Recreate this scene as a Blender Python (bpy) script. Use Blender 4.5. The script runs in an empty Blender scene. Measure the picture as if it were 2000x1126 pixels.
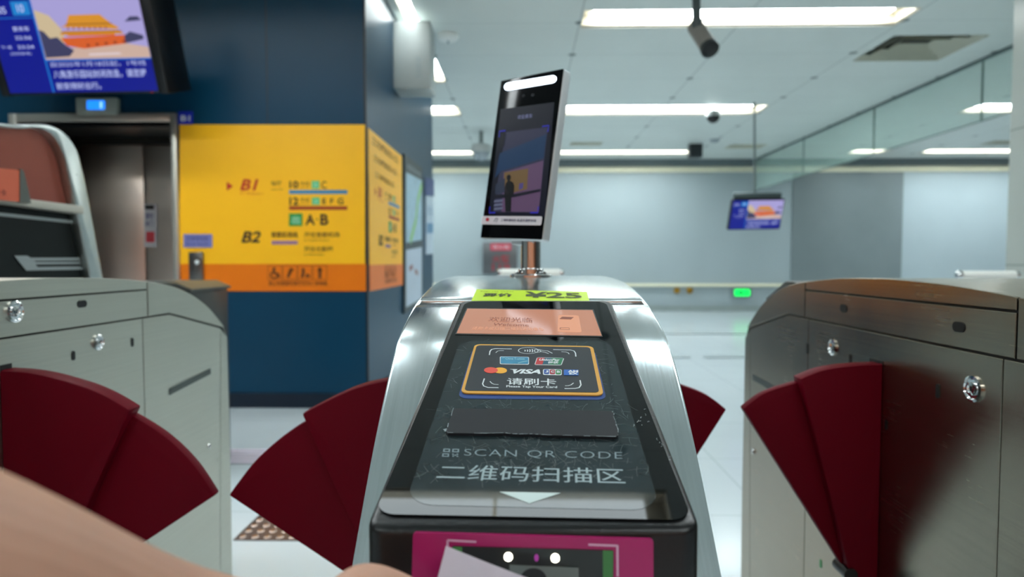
import bpy, bmesh, math, random
from mathutils import Vector, Matrix
random.seed(7)
SC = bpy.context.scene
COL = SC.collection
F = 1250.0                      # focal length in pixels of the 2000-wide frame
EYE = Vector((0, 0, 1.1))

# ---------------------------------------------------------------- camera
cam_d = bpy.data.cameras.new('camera'); cam = bpy.data.objects.new('camera', cam_d); COL.objects.link(cam)
cam_d.sensor_width = 36; cam_d.lens = F / 2000 * 36; cam_d.clip_start = 0.01
cam.location = EYE; cam.rotation_euler = (math.radians(90 - 2.43), 0, math.radians(1.146))
cam_d.dof.use_dof = True; cam_d.dof.focus_distance = 0.60; cam_d.dof.aperture_fstop = 5.2
SC.camera = cam
CM = cam.rotation_euler.to_matrix()
# ---------------------------------------------------------------- world, exposure
w = bpy.data.worlds.new('world'); SC.world = w; w.use_nodes = True
w.node_tree.nodes['Background'].inputs[0].default_value = (0.5, 0.6, 0.65, 1)
w.node_tree.nodes['Background'].inputs[1].default_value = 0.15
SC.view_settings.view_transform = 'Standard'; SC.view_settings.look = 'None'
SC.view_settings.exposure = -0.05; SC.view_settings.gamma = 1; SC.view_settings.use_curve_mapping = False
LAMP = 21.0                      # strength of the ceiling light strips

# ---------------------------------------------------------------- pixel helpers (design time only)
def ray(px, py): return CM @ Vector(((px - 1000) / F, -(py - 563) / F, -1))
def aty(px, py, y): d = ray(px, py); return EYE + d * ((y - EYE.y) / d.y)
def atx(px, py, x): d = ray(px, py); return EYE + d * ((x - EYE.x) / d.x)
def atz(px, py, z): d = ray(px, py); return EYE + d * ((z - EYE.z) / d.z)

# ---------------------------------------------------------------- materials
MATS = {}
def srgb(r, g, b):
    f = lambda c: (c/255/12.92 if c/255 <= .04045 else ((c/255+.055)/1.055)**2.4)
    return (f(r), f(g), f(b))
def mat(name, rgb, rough=.5, metal=0, emit=None, es=1, alpha=1, trans=0, var=.04, vscale=6, bump=0, coat=0, spec=.5, ior=1.45, stretch=None, rvar=0):
    if name in MATS: return MATS[name]
    m = bpy.data.materials.new(name); m.use_nodes = True; nt = m.node_tree; N = nt.nodes; L = nt.links
    p = N['Principled BSDF']; c = srgb(*rgb)
    p.inputs['Roughness'].default_value = rough; p.inputs['Metallic'].default_value = metal
    p.inputs['IOR'].default_value = ior; p.inputs['Specular IOR Level'].default_value = spec
    p.inputs['Coat Weight'].default_value = coat; p.inputs['Coat Roughness'].default_value = .05
    p.inputs['Alpha'].default_value = alpha; p.inputs['Transmission Weight'].default_value = trans
    tc = N.new('ShaderNodeTexCoord'); mp = N.new('ShaderNodeMapping'); L.new(tc.outputs['Object'], mp.inputs[0])
    if stretch: mp.inputs['Scale'].default_value = stretch
    nz = N.new('ShaderNodeTexNoise'); nz.inputs['Scale'].default_value = vscale; nz.inputs['Detail'].default_value = 4
    L.new(mp.outputs[0], nz.inputs['Vector'])
    rp = N.new('ShaderNodeMapRange'); L.new(nz.outputs[0], rp.inputs[0])
    rp.inputs['From Min'].default_value = .3; rp.inputs['From Max'].default_value = .7
    rp.inputs['To Min'].default_value = 1 - var; rp.inputs['To Max'].default_value = 1 + var
    vm = N.new('ShaderNodeVectorMath'); vm.operation = 'SCALE'; vm.inputs[0].default_value = c
    L.new(rp.outputs[0], vm.inputs['Scale']); L.new(vm.outputs[0], p.inputs['Base Color'])
    if rvar:
        r2 = N.new('ShaderNodeMapRange'); L.new(nz.outputs[0], r2.inputs[0])
        r2.inputs['From Min'].default_value = .3; r2.inputs['From Max'].default_value = .7
        r2.inputs['To Min'].default_value = rough - rvar; r2.inputs['To Max'].default_value = rough + rvar
        L.new(r2.outputs[0], p.inputs['Roughness'])
    if bump:
        b = N.new('ShaderNodeBump'); b.inputs['Strength'].default_value = bump; b.inputs['Distance'].default_value = .001
        L.new(nz.outputs[0], b.inputs['Height']); L.new(b.outputs[0], p.inputs['Normal'])
    if emit:
        p.inputs['Emission Color'].default_value = (*srgb(*emit), 1); p.inputs['Emission Strength'].default_value = es
    MATS[name] = m; return m
def steel(name, rgb, rough, stretch=(300, 6, 6), rvar=.05, bump=.15, vscale=1.0, aniso=0):
    m = mat(name, rgb, rough, 1, var=.05, vscale=vscale, stretch=stretch, bump=bump, rvar=rvar)
    # a second, coarse noise for smudges
    nt = m.node_tree; N = nt.nodes; L = nt.links; p = N['Principled BSDF']
    if not m.get('smudge'):
        m['smudge'] = 1
        tc = N.new('ShaderNodeTexCoord'); n2 = N.new('ShaderNodeTexNoise'); n2.inputs['Scale'].default_value = 9; n2.inputs['Detail'].default_value = 6
        L.new(tc.outputs['Object'], n2.inputs['Vector'])
        a = N.new('ShaderNodeMath'); a.operation = 'MULTIPLY_ADD'; L.new(n2.outputs[0], a.inputs[0]); a.inputs[1].default_value = .10
        src = p.inputs['Roughness'].links[0].from_socket; ad = N.new('ShaderNodeMath'); ad.operation = 'SUBTRACT'; L.new(src, ad.inputs[0]); ad.inputs[1].default_value = .05
        L.new(ad.outputs[0], a.inputs[2]); L.new(a.outputs[0], p.inputs['Roughness'])
    return m
def glow(name, rgb, s=1.0):
    return mat(name, (6, 6, 8), .3, emit=rgb, es=s, var=0)

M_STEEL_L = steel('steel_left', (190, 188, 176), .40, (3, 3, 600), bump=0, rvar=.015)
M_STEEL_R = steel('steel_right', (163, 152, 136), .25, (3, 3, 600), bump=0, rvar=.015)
M_STEEL_C = steel('steel_centre', (205, 214, 216), .19, (500, 6, 6), bump=.015, rvar=.02)
M_CHROME = mat('chrome', (225, 225, 225), .08, 1)
M_BLACK = mat('black_plastic', (14, 15, 17), .32, var=.1, vscale=300, bump=.25)
M_BLACKM = mat('black_matte', (12, 12, 13), .6)
M_RED = mat('flap_red', (94, 1, 20), .5, var=.03, spec=.1)
M_RED2 = mat('flap_red_edge', (134, 22, 50), .45, var=.03)
M_WHITE = mat('print_white', (215, 222, 224), .5, var=.01)
M_GREYP = mat('print_grey', (150, 162, 166), .5, var=.02)
M_DARKT = mat('print_dark', (50, 34, 12), .6, var=.02)

# ---------------------------------------------------------------- object helpers
OFF = {}
def setp(o, label=None, cat=None, group=None, kind=None):
    if label: o['label'] = label
    if cat: o['category'] = cat
    if group: o['group'] = group
    if kind: o['kind'] = kind
    return o
def root(name, loc, label, cat, group=None):
    o = bpy.data.objects.new(name, None); COL.objects.link(o); o.location = loc; o.empty_display_size = .05
    OFF[o.name] = Vector(loc); return setp(o, label, cat, group)
def finish(bm, name, mt, parent=None, smooth=30, base=None):
    bmesh.ops.recalc_face_normals(bm, faces=bm.faces)
    if parent: off = OFF[parent.name]
    elif base is not None: off = Vector(base)
    else:
        xs = [v.co for v in bm.verts]
        off = Vector(((min(v.x for v in xs)+max(v.x for v in xs))/2, (min(v.y for v in xs)+max(v.y for v in xs))/2, min(v.z for v in xs)))
    bmesh.ops.translate(bm, verts=bm.verts, vec=-off)
    me = bpy.data.meshes.new(name); bm.to_mesh(me); bm.free()
    o = bpy.data.objects.new(name, me); COL.objects.link(o)
    if isinstance(mt, (list, tuple)):
        for q in mt: me.materials.append(q)
    elif mt: me.materials.append(mt)
    if smooth:
        for p in me.polygons: p.use_smooth = True
        me.set_sharp_from_angle(angle=math.radians(smooth))
    if parent: o.parent = parent
    else: o.location = off
    OFF[o.name] = off
    return o
def B(): return bmesh.new()
def bevel(bm, w, seg=2, ang=35):
    es = [e for e in bm.edges if len(e.link_faces) == 2 and e.calc_face_angle(0) > math.radians(ang)]
    if w > 0 and es: bmesh.ops.bevel(bm, geom=es, offset=w, segments=seg, affect='EDGES', profile=.5, clamp_overlap=True)
def box(bm, lo, hi, bv=0, seg=2, R=None, c=None):
    b = B()
    r = bmesh.ops.create_cube(b, size=1)['verts']
    lo = Vector(lo); hi = Vector(hi)
    for v in r: v.co = Vector(((v.co.x+.5)*(hi.x-lo.x)+lo.x, (v.co.y+.5)*(hi.y-lo.y)+lo.y, (v.co.z+.5)*(hi.z-lo.z)+lo.z))
    bevel(b, bv, seg)
    if R is not None:
        for v in b.verts: v.co = R @ v.co + (c or Vector())
    merge(bm, b)
def merge(dst, src):
    me = bpy.data.meshes.new('t'); src.to_mesh(me); src.free(); dst.from_mesh(me); bpy.data.meshes.remove(me)
def prism(bm, pts, ext, bv=0, seg=2, ang=35):
    """closed polygon pts (3-D, planar) pushed along ext"""
    b = B(); ext = Vector(ext)
    a = [b.verts.new(Vector(p)) for p in pts]; c = [b.verts.new(Vector(p)+ext) for p in pts]
    n = len(pts)
    b.faces.new(a); b.faces.new(c[::-1])
    for i in range(n): b.faces.new((a[i], c[i], c[(i+1) % n], a[(i+1) % n]))
    bmesh.ops.recalc_face_normals(b, faces=b.faces)
    bevel(b, bv, seg, ang); merge(bm, b)
def basis(ax):
    ax = Vector(ax).normalized(); t = Vector((0, 0, 1)) if abs(ax.z) < .9 else Vector((1, 0, 0))
    u = ax.cross(t).normalized(); return u, ax.cross(u).normalized(), ax
def tube(bm, p0, p1, r0, r1=None, n=28, cap=True):
    p0 = Vector(p0); p1 = Vector(p1); r1 = r0 if r1 is None else r1
    u, v, _ = basis(p1-p0); A = []; C = []
    for i in range(n):
        d = u*math.cos(2*math.pi*i/n)+v*math.sin(2*math.pi*i/n)
        A.append(bm.verts.new(p0+d*r0)); C.append(bm.verts.new(p1+d*r1))
    for i in range(n): bm.faces.new((A[i], A[(i+1) % n], C[(i+1) % n], C[i]))
    if cap: bm.faces.new(A[::-1]); bm.faces.new(C)
def lathe(bm, c, ax, prof, n=32):
    """prof: list of (radius, distance along ax)"""
    c = Vector(c); u, v, a = basis(ax); rings = []
    for r, h in prof:
        if r < 1e-6: rings.append([bm.verts.new(c+a*h)]); continue
        rings.append([bm.verts.new(c+a*h+(u*math.cos(2*math.pi*i/n)+v*math.sin(2*math.pi*i/n))*r) for i in range(n)])
    for k in range(len(rings)-1):
        A, C = rings[k], rings[k+1]
        for i in range(n):
            j = (i+1) % n
            if len(A) == 1 and len(C) == 1: continue
            if len(A) == 1: bm.faces.new((A[0], C[i], C[j]))
            elif len(C) == 1: bm.faces.new((A[i], A[j], C[0]))
            else: bm.faces.new((A[i], A[j], C[j], C[i]))
    if len(rings[0]) > 1: bm.faces.new(rings[0])
    if len(rings[-1]) > 1: bm.faces.new(rings[-1][::-1])

class Plane:
    """a flat face in the place: origin, right (U), up (V), outward normal (N)"""
    def __init__(s, O, U, V): s.O = Vector(O); s.U = Vector(U).normalized(); s.V = Vector(V).normalized(); s.N = s.U.cross(s.V).normalized()
    def uv(s, px, py):
        d = ray(px, py); t = (s.O-EYE).dot(s.N)/d.dot(s.N); q = EYE+d*t-s.O
        return Vector((q.dot(s.U), q.dot(s.V)))
    def P(s, uv, h=0): return s.O+s.U*uv[0]+s.V*uv[1]+s.N*h
def quad(pl, c4):
    """c4: TL,TR,BR,BL in pixels -> bilinear map from a,b in 0..1 (b upwards) to uv"""
    tl, tr, br, bl = [pl.uv(*c) for c in c4]
    return lambda a, b: bl*(1-a)*(1-b)+br*a*(1-b)+tl*(1-a)*b+tr*a*b
def rectpx(x0, y0, x1, y1): return ((x0, y0), (x1, y0), (x1, y1), (x0, y1))
def face_poly(bm, pl, uvs, h, th=.0004):
    prism(bm, [pl.P(q, h-th) for q in uvs], pl.N*th)
def rr(pl, q, r, n=6, corners=(1, 1, 1, 1)):
    """rounded rectangle in quad map q, r metres; corners bl,br,tr,tl"""
    W = (q(1, .5)-q(0, .5)).length; H = (q(.5, 1)-q(.5, 0)).length; out = []
    for k, (cx, cy) in enumerate(((0, 0), (1, 0), (1, 1), (0, 1))):
        if not corners[k] or r <= 0: out.append(q(cx, cy)); continue
        ra, rb = min(r/W, .5), min(r/H, .5)
        ox = ra if cx == 0 else 1-ra; oy = rb if cy == 0 else 1-rb
        a0 = math.pi+k*math.pi/2
        for i in range(n+1):
            a = a0+i/n*math.pi/2; out.append(q(ox+ra*math.cos(a), oy+rb*math.sin(a)))
    return out
def rrect(bm, pl, c4, h, r=0, th=.0004, n=6): face_poly(bm, pl, rr(pl, quad(pl, c4), r, n), h, th)
def disc(bm, pl, c4, h, th=.0003, n=28):
    q = quad(pl, c4); face_poly(bm, pl, [q(.5+.5*math.cos(2*math.pi*i/n), .5+.5*math.sin(2*math.pi*i/n)) for i in range(n)], h, th)
def polypx(bm, pl, pts, h, th=.0004): face_poly(bm, pl, [pl.uv(*p) for p in pts], h, th)
def stroke(bm, pl, pts, wd, h, th=.0003, px=True):
    P = [pl.uv(*p) for p in pts] if px else [Vector(p) for p in pts]
    L = []; R = []
    for i, p in enumerate(P):
        a = P[max(i-1, 0)]; b = P[min(i+1, len(P)-1)]; d = (b-a); d = d/max(d.length, 1e-9); nrm = Vector((-d.y, d.x))*wd/2
        L.append(p+nrm); R.append(p-nrm)
    for i in range(len(P)-1):
        vs = [bm.verts.new(pl.P(q, h)) for q in (L[i], L[i+1], R[i+1], R[i])]
        bm.faces.new(vs)
TXT = {}
def text_tris(s, bold=0.0, shear=0.0, space=1.0):
    k = (s, bold, shear, space)
    if k in TXT: return TXT[k]
    cu = bpy.data.curves.new('t', 'FONT'); cu.body = s; cu.offset = bold; cu.shear = shear; cu.resolution_u = 4; cu.space_character = space
    o = bpy.data.objects.new('t', cu); COL.objects.link(o)
    dg = bpy.context.evaluated_depsgraph_get(); me = bpy.data.meshes.new_from_object(o.evaluated_get(dg))
    vs = [v.co.copy() for v in me.vertices]; fs = [tuple(p.vertices) for p in me.polygons]
    bpy.data.objects.remove(o); bpy.data.curves.remove(cu); bpy.data.meshes.remove(me)
    x0 = min(v.x for v in vs); x1 = max(v.x for v in vs); y0 = min(v.y for v in vs); y1 = max(v.y for v in vs)
    TXT[k] = ([((v.x-x0)/(x1-x0), (v.y-y0)/(y1-y0)) for v in vs], fs); return TXT[k]
def text(bm, pl, s, c4, h, bold=0.0, shear=0.0, space=1.0):
    vs, fs = text_tris(s, bold, shear, space); q = quad(pl, c4)
    V = [bm.verts.new(pl.P(q(a, b), h)) for a, b in vs]
    for f in fs:
        try: bm.faces.new([V[i] for i in f])
        except ValueError: pass
def flat(bm, name, mt, parent):
    """finish for printed marks: no normal recalculation trouble, no smoothing"""
    return finish(bm, name, mt, parent, smooth=0)
def spline(pts, n=6):
    out = []
    for i in range(len(pts)-1):
        p0 = pts[max(i-1, 0)]; p1 = pts[i]; p2 = pts[i+1]; p3 = pts[min(i+2, len(pts)-1)]
        for k in range(n):
            t = k/n; out.append(tuple(.5*((2*b)+(-a+c)*t+(2*a-5*b+4*c-d)*t*t+(-a+3*b-3*c+d)*t**3) for a, b, c, d in zip(p0, p1, p2, p3)))
    out.append(tuple(pts[-1])); return out

# ================================================================ ROOM
CEIL = 3.31; FARY = 14.2; XL, XR, YB = -7.0, 12.0, -7.0
def tile_mat(name, rgb, line, sx, sy, ox, oy, lw, rough, dots=None, var=.03, spec=.5):
    m = mat(name, rgb, rough, var=var, vscale=1.2, spec=spec); nt = m.node_tree; N = nt.nodes; L = nt.links; p = N['Principled BSDF']
    tc = N.new('ShaderNodeTexCoord'); sp = N.new('ShaderNodeSeparateXYZ'); L.new(tc.outputs['Object'], sp.inputs[0])
    def dist(sock, s, o):
        a = N.new('ShaderNodeMath'); a.operation = 'SUBTRACT'; L.new(sock, a.inputs[0]); a.inputs[1].default_value = o
        b = N.new('ShaderNodeMath'); b.operation = 'PINGPONG'; L.new(a.outputs[0], b.inputs[0]); b.inputs[1].default_value = s/2
        return b.outputs[0]
    dx = dist(sp.outputs[0], sx, ox); dy = dist(sp.outputs[1], sy, oy)
    def less(s, v):
        a = N.new('ShaderNodeMath'); a.operation = 'LESS_THAN'; L.new(s, a.inputs[0]); a.inputs[1].default_value = v; return a.outputs[0]
    def comb(a, b, op):
        c = N.new('ShaderNodeMath'); c.operation = op; L.new(a, c.inputs[0])
        if isinstance(b, float): c.inputs[1].default_value = b
        else: L.new(b, c.inputs[1])
        return c.outputs[0]
    l1 = less(dx, lw); l2 = comb(less(dy, lw*.8), .55, 'MULTIPLY') if dots else less(dy, lw)
    msk = comb(l1, l2, 'MAXIMUM')
    if dots:
        d2 = comb(comb(dx, dx, 'MULTIPLY'), comb(dy, dy, 'MULTIPLY'), 'ADD'); msk = comb(comb(msk, .5, 'MULTIPLY'), less(d2, dots**2), 'MAXIMUM')
    mx = N.new('ShaderNodeMix'); mx.data_type = 'RGBA'; L.new(msk, mx.inputs[0])
    src = p.inputs['Base Color'].links[0].from_socket; L.new(src, mx.inputs[6]); mx.inputs[7].default_value = (*srgb(*line), 1)
    L.new(mx.outputs[2], p.inputs['Base Color']); return m
M_FLOOR = tile_mat('floor_tile', (196, 206, 210), (160, 170, 174), .8, .8, -.55, .35, .0025, .16)
M_CEIL = tile_mat('ceiling_panel', (212, 218, 214), (88, 98, 98), 1.49, .92, .506, 6.97, .006, .42, dots=.042)
def structure(bm, name, mt, parent=None, smooth=0, base=(0, 0, 0)):
    o = finish(bm, name, mt, parent, smooth=smooth, base=base)
    if not parent: o['kind'] = 'structure'
    return o
b = B(); box(b, (XL, YB, -.1), (XR, FARY, 0)); structure(b, 'floor', M_FLOOR)

# ceiling light strips: (x0, x1, y0, y1)
STRIPS = []
rows = [(12.97, 13.40), (9.24, 9.80), (5.76, 6.17), (1.72, 2.12), (-2.2, -1.8), (-5.9, -5.5)]
RL = [aty(0, 0, 1)]
for i, (y0, y1) in enumerate(rows):
    STRIPS.append((.53, 3.46, y0, y1, 'right'))
    if i < 2: STRIPS.append((-4.0, -.97, y0, y1, 'left'))
    if i >= 3: STRIPS.append((-4.3, -1.3, y0, y1, 'left'))
    if i == 3: STRIPS[-2] = (.80, 3.46, y0, y1, 'right'); STRIPS.append((-1.0, .70, y0, y1, 'dim'))
    if i in (1,): STRIPS.append((6.45, 9.45, y0, y1, 'far'))
    if i in (0,): STRIPS.append((6.62, 7.26, y0, y1, 'far')); STRIPS.append((8.06, 11.0, y0, y1, 'far'))
STRIPS.append((-1.10, -.98, 4.6, 8.0, 'side')); STRIPS.append((-4.1, -1.3, 3.15, 3.45, 'sign_fill'))  # last strip is added out of view to brighten the yellow sign
VENTS = [(3.62, 4.55, 6.45, 7.25), (.85, 1.45, 12.0, 12.35), (3.9, 4.6, 12.3, 12.75), (8.6, 9.5, 12.0, 12.4)]
holes = [(a, bb, c, d) for a, bb, c, d, _ in STRIPS]+VENTS
def holed(bm, x0, x1, y0, y1, z0, z1, hs):
    xs = sorted({x0, x1, *[h[0] for h in hs], *[h[1] for h in hs]}); ys = sorted({y0, y1, *[h[2] for h in hs], *[h[3] for h in hs]})
    for j in range(len(ys)-1):
        run = None
        for i in range(len(xs)-1):
            cx = (xs[i]+xs[i+1])/2; cy = (ys[j]+ys[j+1])/2
            solid = not any(h[0] < cx < h[1] and h[2] < cy < h[3] for h in hs)
            if solid:
                run = [xs[i], xs[i+1]] if run is None else [run[0], xs[i+1]]
            if run and (not solid or i == len(xs)-2): box(bm, (run[0], ys[j], z0), (run[1], ys[j+1], z1)); run = None
b = B(); holed(b, XL, XR, YB, FARY, CEIL, CEIL+.02, holes); box(b, (XL, YB, CEIL+.3), (XR, FARY, CEIL+.32)); structure(b, 'ceiling', M_CEIL)

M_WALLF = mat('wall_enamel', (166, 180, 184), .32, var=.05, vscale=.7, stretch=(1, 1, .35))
M_WALLD = mat('wall_enamel_darkened', (126, 138, 141), .32, var=.06, vscale=1.2)  # darker tone of the middle stretch is put into its base colour
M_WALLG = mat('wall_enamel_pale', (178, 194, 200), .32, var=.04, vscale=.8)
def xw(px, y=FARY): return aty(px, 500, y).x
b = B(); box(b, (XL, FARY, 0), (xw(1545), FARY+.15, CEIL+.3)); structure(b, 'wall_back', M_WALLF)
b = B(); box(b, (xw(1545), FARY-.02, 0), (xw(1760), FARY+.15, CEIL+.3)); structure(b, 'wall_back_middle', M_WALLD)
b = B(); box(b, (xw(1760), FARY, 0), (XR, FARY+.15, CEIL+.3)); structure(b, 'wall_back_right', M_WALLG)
M_CREAM = mat('cream_trim', (240, 238, 212), .4)
M_GREYT = mat('grey_trim', (105, 118, 122), .45)
zz = lambda py: aty(1200, py, FARY).z
b = B(); box(b, (XL, FARY-.05, zz(337)), (XR, FARY-.02, zz(326)), .005); structure(b, 'trim_1', M_CREAM)
b = B(); box(b, (XL, FARY-.06, zz(559)), (XR, FARY-.02, zz(553)), .005); structure(b, 'trim_2', M_CREAM)
b = B(); box(b, (XL, FARY-.16, zz(325)), (XR, FARY-.02, CEIL), 0); structure(b, 'trim_3', M_GREYT)
b = B(); box(b, (XL, FARY-.035, 0), (XR, FARY-.02, .12), 0); structure(b, 'baseboard_back', mat('base_grey', (150, 162, 160), .35))
b = B(); box(b, (XL-.1, YB, 0), (XL, FARY, CEIL+.3)); structure(b, 'wall_left', mat('wall_side', (140, 146, 146), .5))
b = B(); box(b, (XR, YB, 0), (XR+.1, FARY, CEIL+.3)); structure(b, 'wall_right', mat('wall_side', (140, 146, 146), .5))
b = B(); box(b, (XL, YB-.1, 0), (XR, YB, CEIL+.3)); structure(b, 'wall_front', mat('wall_peach', (225, 150, 115), .5))
# floor strips on the tiles
M_STRIP = mat('floor_strip', (120, 130, 132), .3)
b = B()
for px0, px1 in ((1290, 1346), (1376, 1560)):
    p, q = atz(px0, 697, 0), atz(px1, 697, 0); box(b, (p.x, p.y-.05, 0), (q.x, p.y+.05, .004))
structure(b, 'trim_4', M_STRIP)
b = B(); p, q = atz(1240, 651, 0), atz(1560, 651, 0); box(b, (p.x, p.y-.07, 0), (q.x, p.y+.07, .004)); structure(b, 'trim_5', M_STRIP)

# ---------------------------------------------------------------- blue elevator block
PY = 4.74
PXR = aty(718, 600, PY).x; PYB = 8.15
M_BLUE = mat('blue_enamel', (9, 58, 84), .34, var=.05, vscale=1.5, spec=.28)
ez = lambda py: aty(345, py, PY).z
ex = lambda px: aty(px, 230, PY).x
EX0, EX1, EZ = ex(36), ex(336), ez(238)
b = B()
box(b, (XL, PY, 0), (EX0, PYB, CEIL)); box(b, (EX0, PY, EZ), (EX1, PYB, CEIL)); box(b, (EX1, PY, 0), (PXR, PYB, CEIL), 0)
box(b, (EX0, PY+.62, 0), (EX1, PYB, EZ))
structure(b, 'wall_elevator_block', M_BLUE)
b = B(); box(b, (PXR-.012, PY-.004, 0), (PXR+.004, PY+.012, CEIL)); structure(b, 'trim_6', mat('seam_dark', (14, 26, 34), .4))
b = B(); box(b, (EX1+.03, PY-.012, 0), (PXR, PY, ez(766)), 0); box(b, (PXR, PY, 0), (PXR+.012, PYB, ez(766))); structure(b, 'baseboard_left', mat('kick_plate', (8, 26, 44), .3))
b = B(); sx = aty(522, 200, PY).x; box(b, (sx-.003, PY-.002, ez(243)), (sx+.003, PY, CEIL)); structure(b, 'trim_8', mat('seam_dark', (14, 26, 34), .4))
# elevator
er = root('elevator_entrance', (0.5*(EX0+EX1), PY, 0), 'steel framed elevator entrance with closed double doors in the dark blue wall', 'elevator')
M_FRAME = mat('brushed_frame', (200, 198, 190), .34, .8, var=.06, vscale=3)
b = B()
box(b, (ex(22), PY-.03, 0), (EX0, PY+.1, EZ+.06), .004); box(b, (EX1, PY-.03, 0), (ex(347), PY+.1, EZ+.06), .004); box(b, (EX0, PY-.03, EZ), (EX1, PY+.1, EZ+.06), .004)
finish(b, 'door_frame', M_FRAME, er)
M_DOOR = mat('door_steel', (215, 198, 188), .3, 1, var=.06, vscale=1.2, stretch=(.4, 1, 3), rvar=.03)
DY = PY+.55; dz = aty(345, 283, DY).z; dm = aty(282, 400, DY).x; dl = aty(160, 400, DY).x
for x0, x1 in ((dl, dm-.004), (dm+.004, EX1)):
    b = B(); box(b, (x0, DY, .01), (x1, DY+.04, dz), .004); finish(b, 'elevator_door', M_DOOR, er)
b = B(); box(b, (EX0, DY-.03, dz), (EX1, DY+.05, EZ)); box(b, (EX0, DY-.05, 0), (dl, DY+.05, EZ)); finish(b, 'lintel', mat('dark_steel', (46, 46, 44), .35, .8), er)
b = B(); box(b, (EX0, PY+.1, 0), (EX0+.01, DY, EZ)); box(b, (EX1-.01, PY+.1, 0), (EX1, DY, EZ)); box(b, (EX0, PY+.1, EZ-.01), (EX1, DY, EZ)); finish(b, 'jamb_lining', mat('jamb_steel', (90, 92, 90), .3, .9), er)
# notice on the door
dp = Plane((0, DY, 0), (1, 0, 0), (0, 0, 1))
nt_ = root('door_notice', dp.P(dp.uv(294, 440), .003), 'narrow white and red safety notice stuck upright on the elevator door', 'notice')
b = B(); rrect(b, dp, rectpx(282, 398, 307, 482), .006, .004, .003); sheet = flat(b, 'sheet', mat('notice_grey', (170, 168, 172), .5), nt_)
b = B(); rrect(b, dp, rectpx(284, 400, 302, 409), .008); flat(b, 'header_band', M_BLACKM, nt_)
b = B(); text(b, dp, '请勿', rectpx(285, 415, 300, 428), .008, .02); text(b, dp, '扶门', rectpx(285, 431, 300, 442), .008, .02); flat(b, 'blue_lettering', mat('ink_blue', (60, 66, 110), .5), nt_)
b = B(); rrect(b, dp, rectpx(286, 452, 303, 473), .008, .01); flat(b, 'red_symbol', mat('ink_red', (175, 50, 60), .5), nt_)

# floor indicator above the elevator
fp = Plane((0, PY-.05, 0), (1, 0, 0), (0, 0, 1))
r = root('floor_indicator', aty(188, 222, PY), 'small grey box with a glowing blue floor number above the elevator', 'indicator')
b = B(); p, q = aty(148, 222, PY-.05), aty(227, 190, PY-.05); box(b, (p.x, PY-.05, p.z), (q.x, PY, q.z), .005); finish(b, 'box_housing', mat('indicator_grey', (150, 158, 150), .5), r)
b = B(); rrect(b, fp, rectpx(170, 196, 205, 214), .003, .01, .002); flat(b, 'lit_display', glow('blue_lit', (30, 130, 255), 1.6), r)
b = B(); text(b, fp, '1', rectpx(196, 199, 200, 211), .0045, .02); flat(b, 'digit', glow('pale_lit', (150, 210, 255), 1.5), r)
# B1 plate
wp = Plane((0, PY, 0), (1, 0, 0), (0, 0, 1))
r = root('floor_plate', aty(363, 243, PY), 'small blue square plate reading B1 above the corner of the yellow sign', 'sign')
b = B(); rrect(b, wp, rectpx(350, 218, 377, 243), .012, .0, .012); flat(b, 'plate', mat('plate_blue', (20, 40, 180), .4), r)
b = B(); text(b, wp, 'B1', rectpx(355, 226, 373, 237), .013, .02); flat(b, 'lettering', M_WHITE, r)

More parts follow.
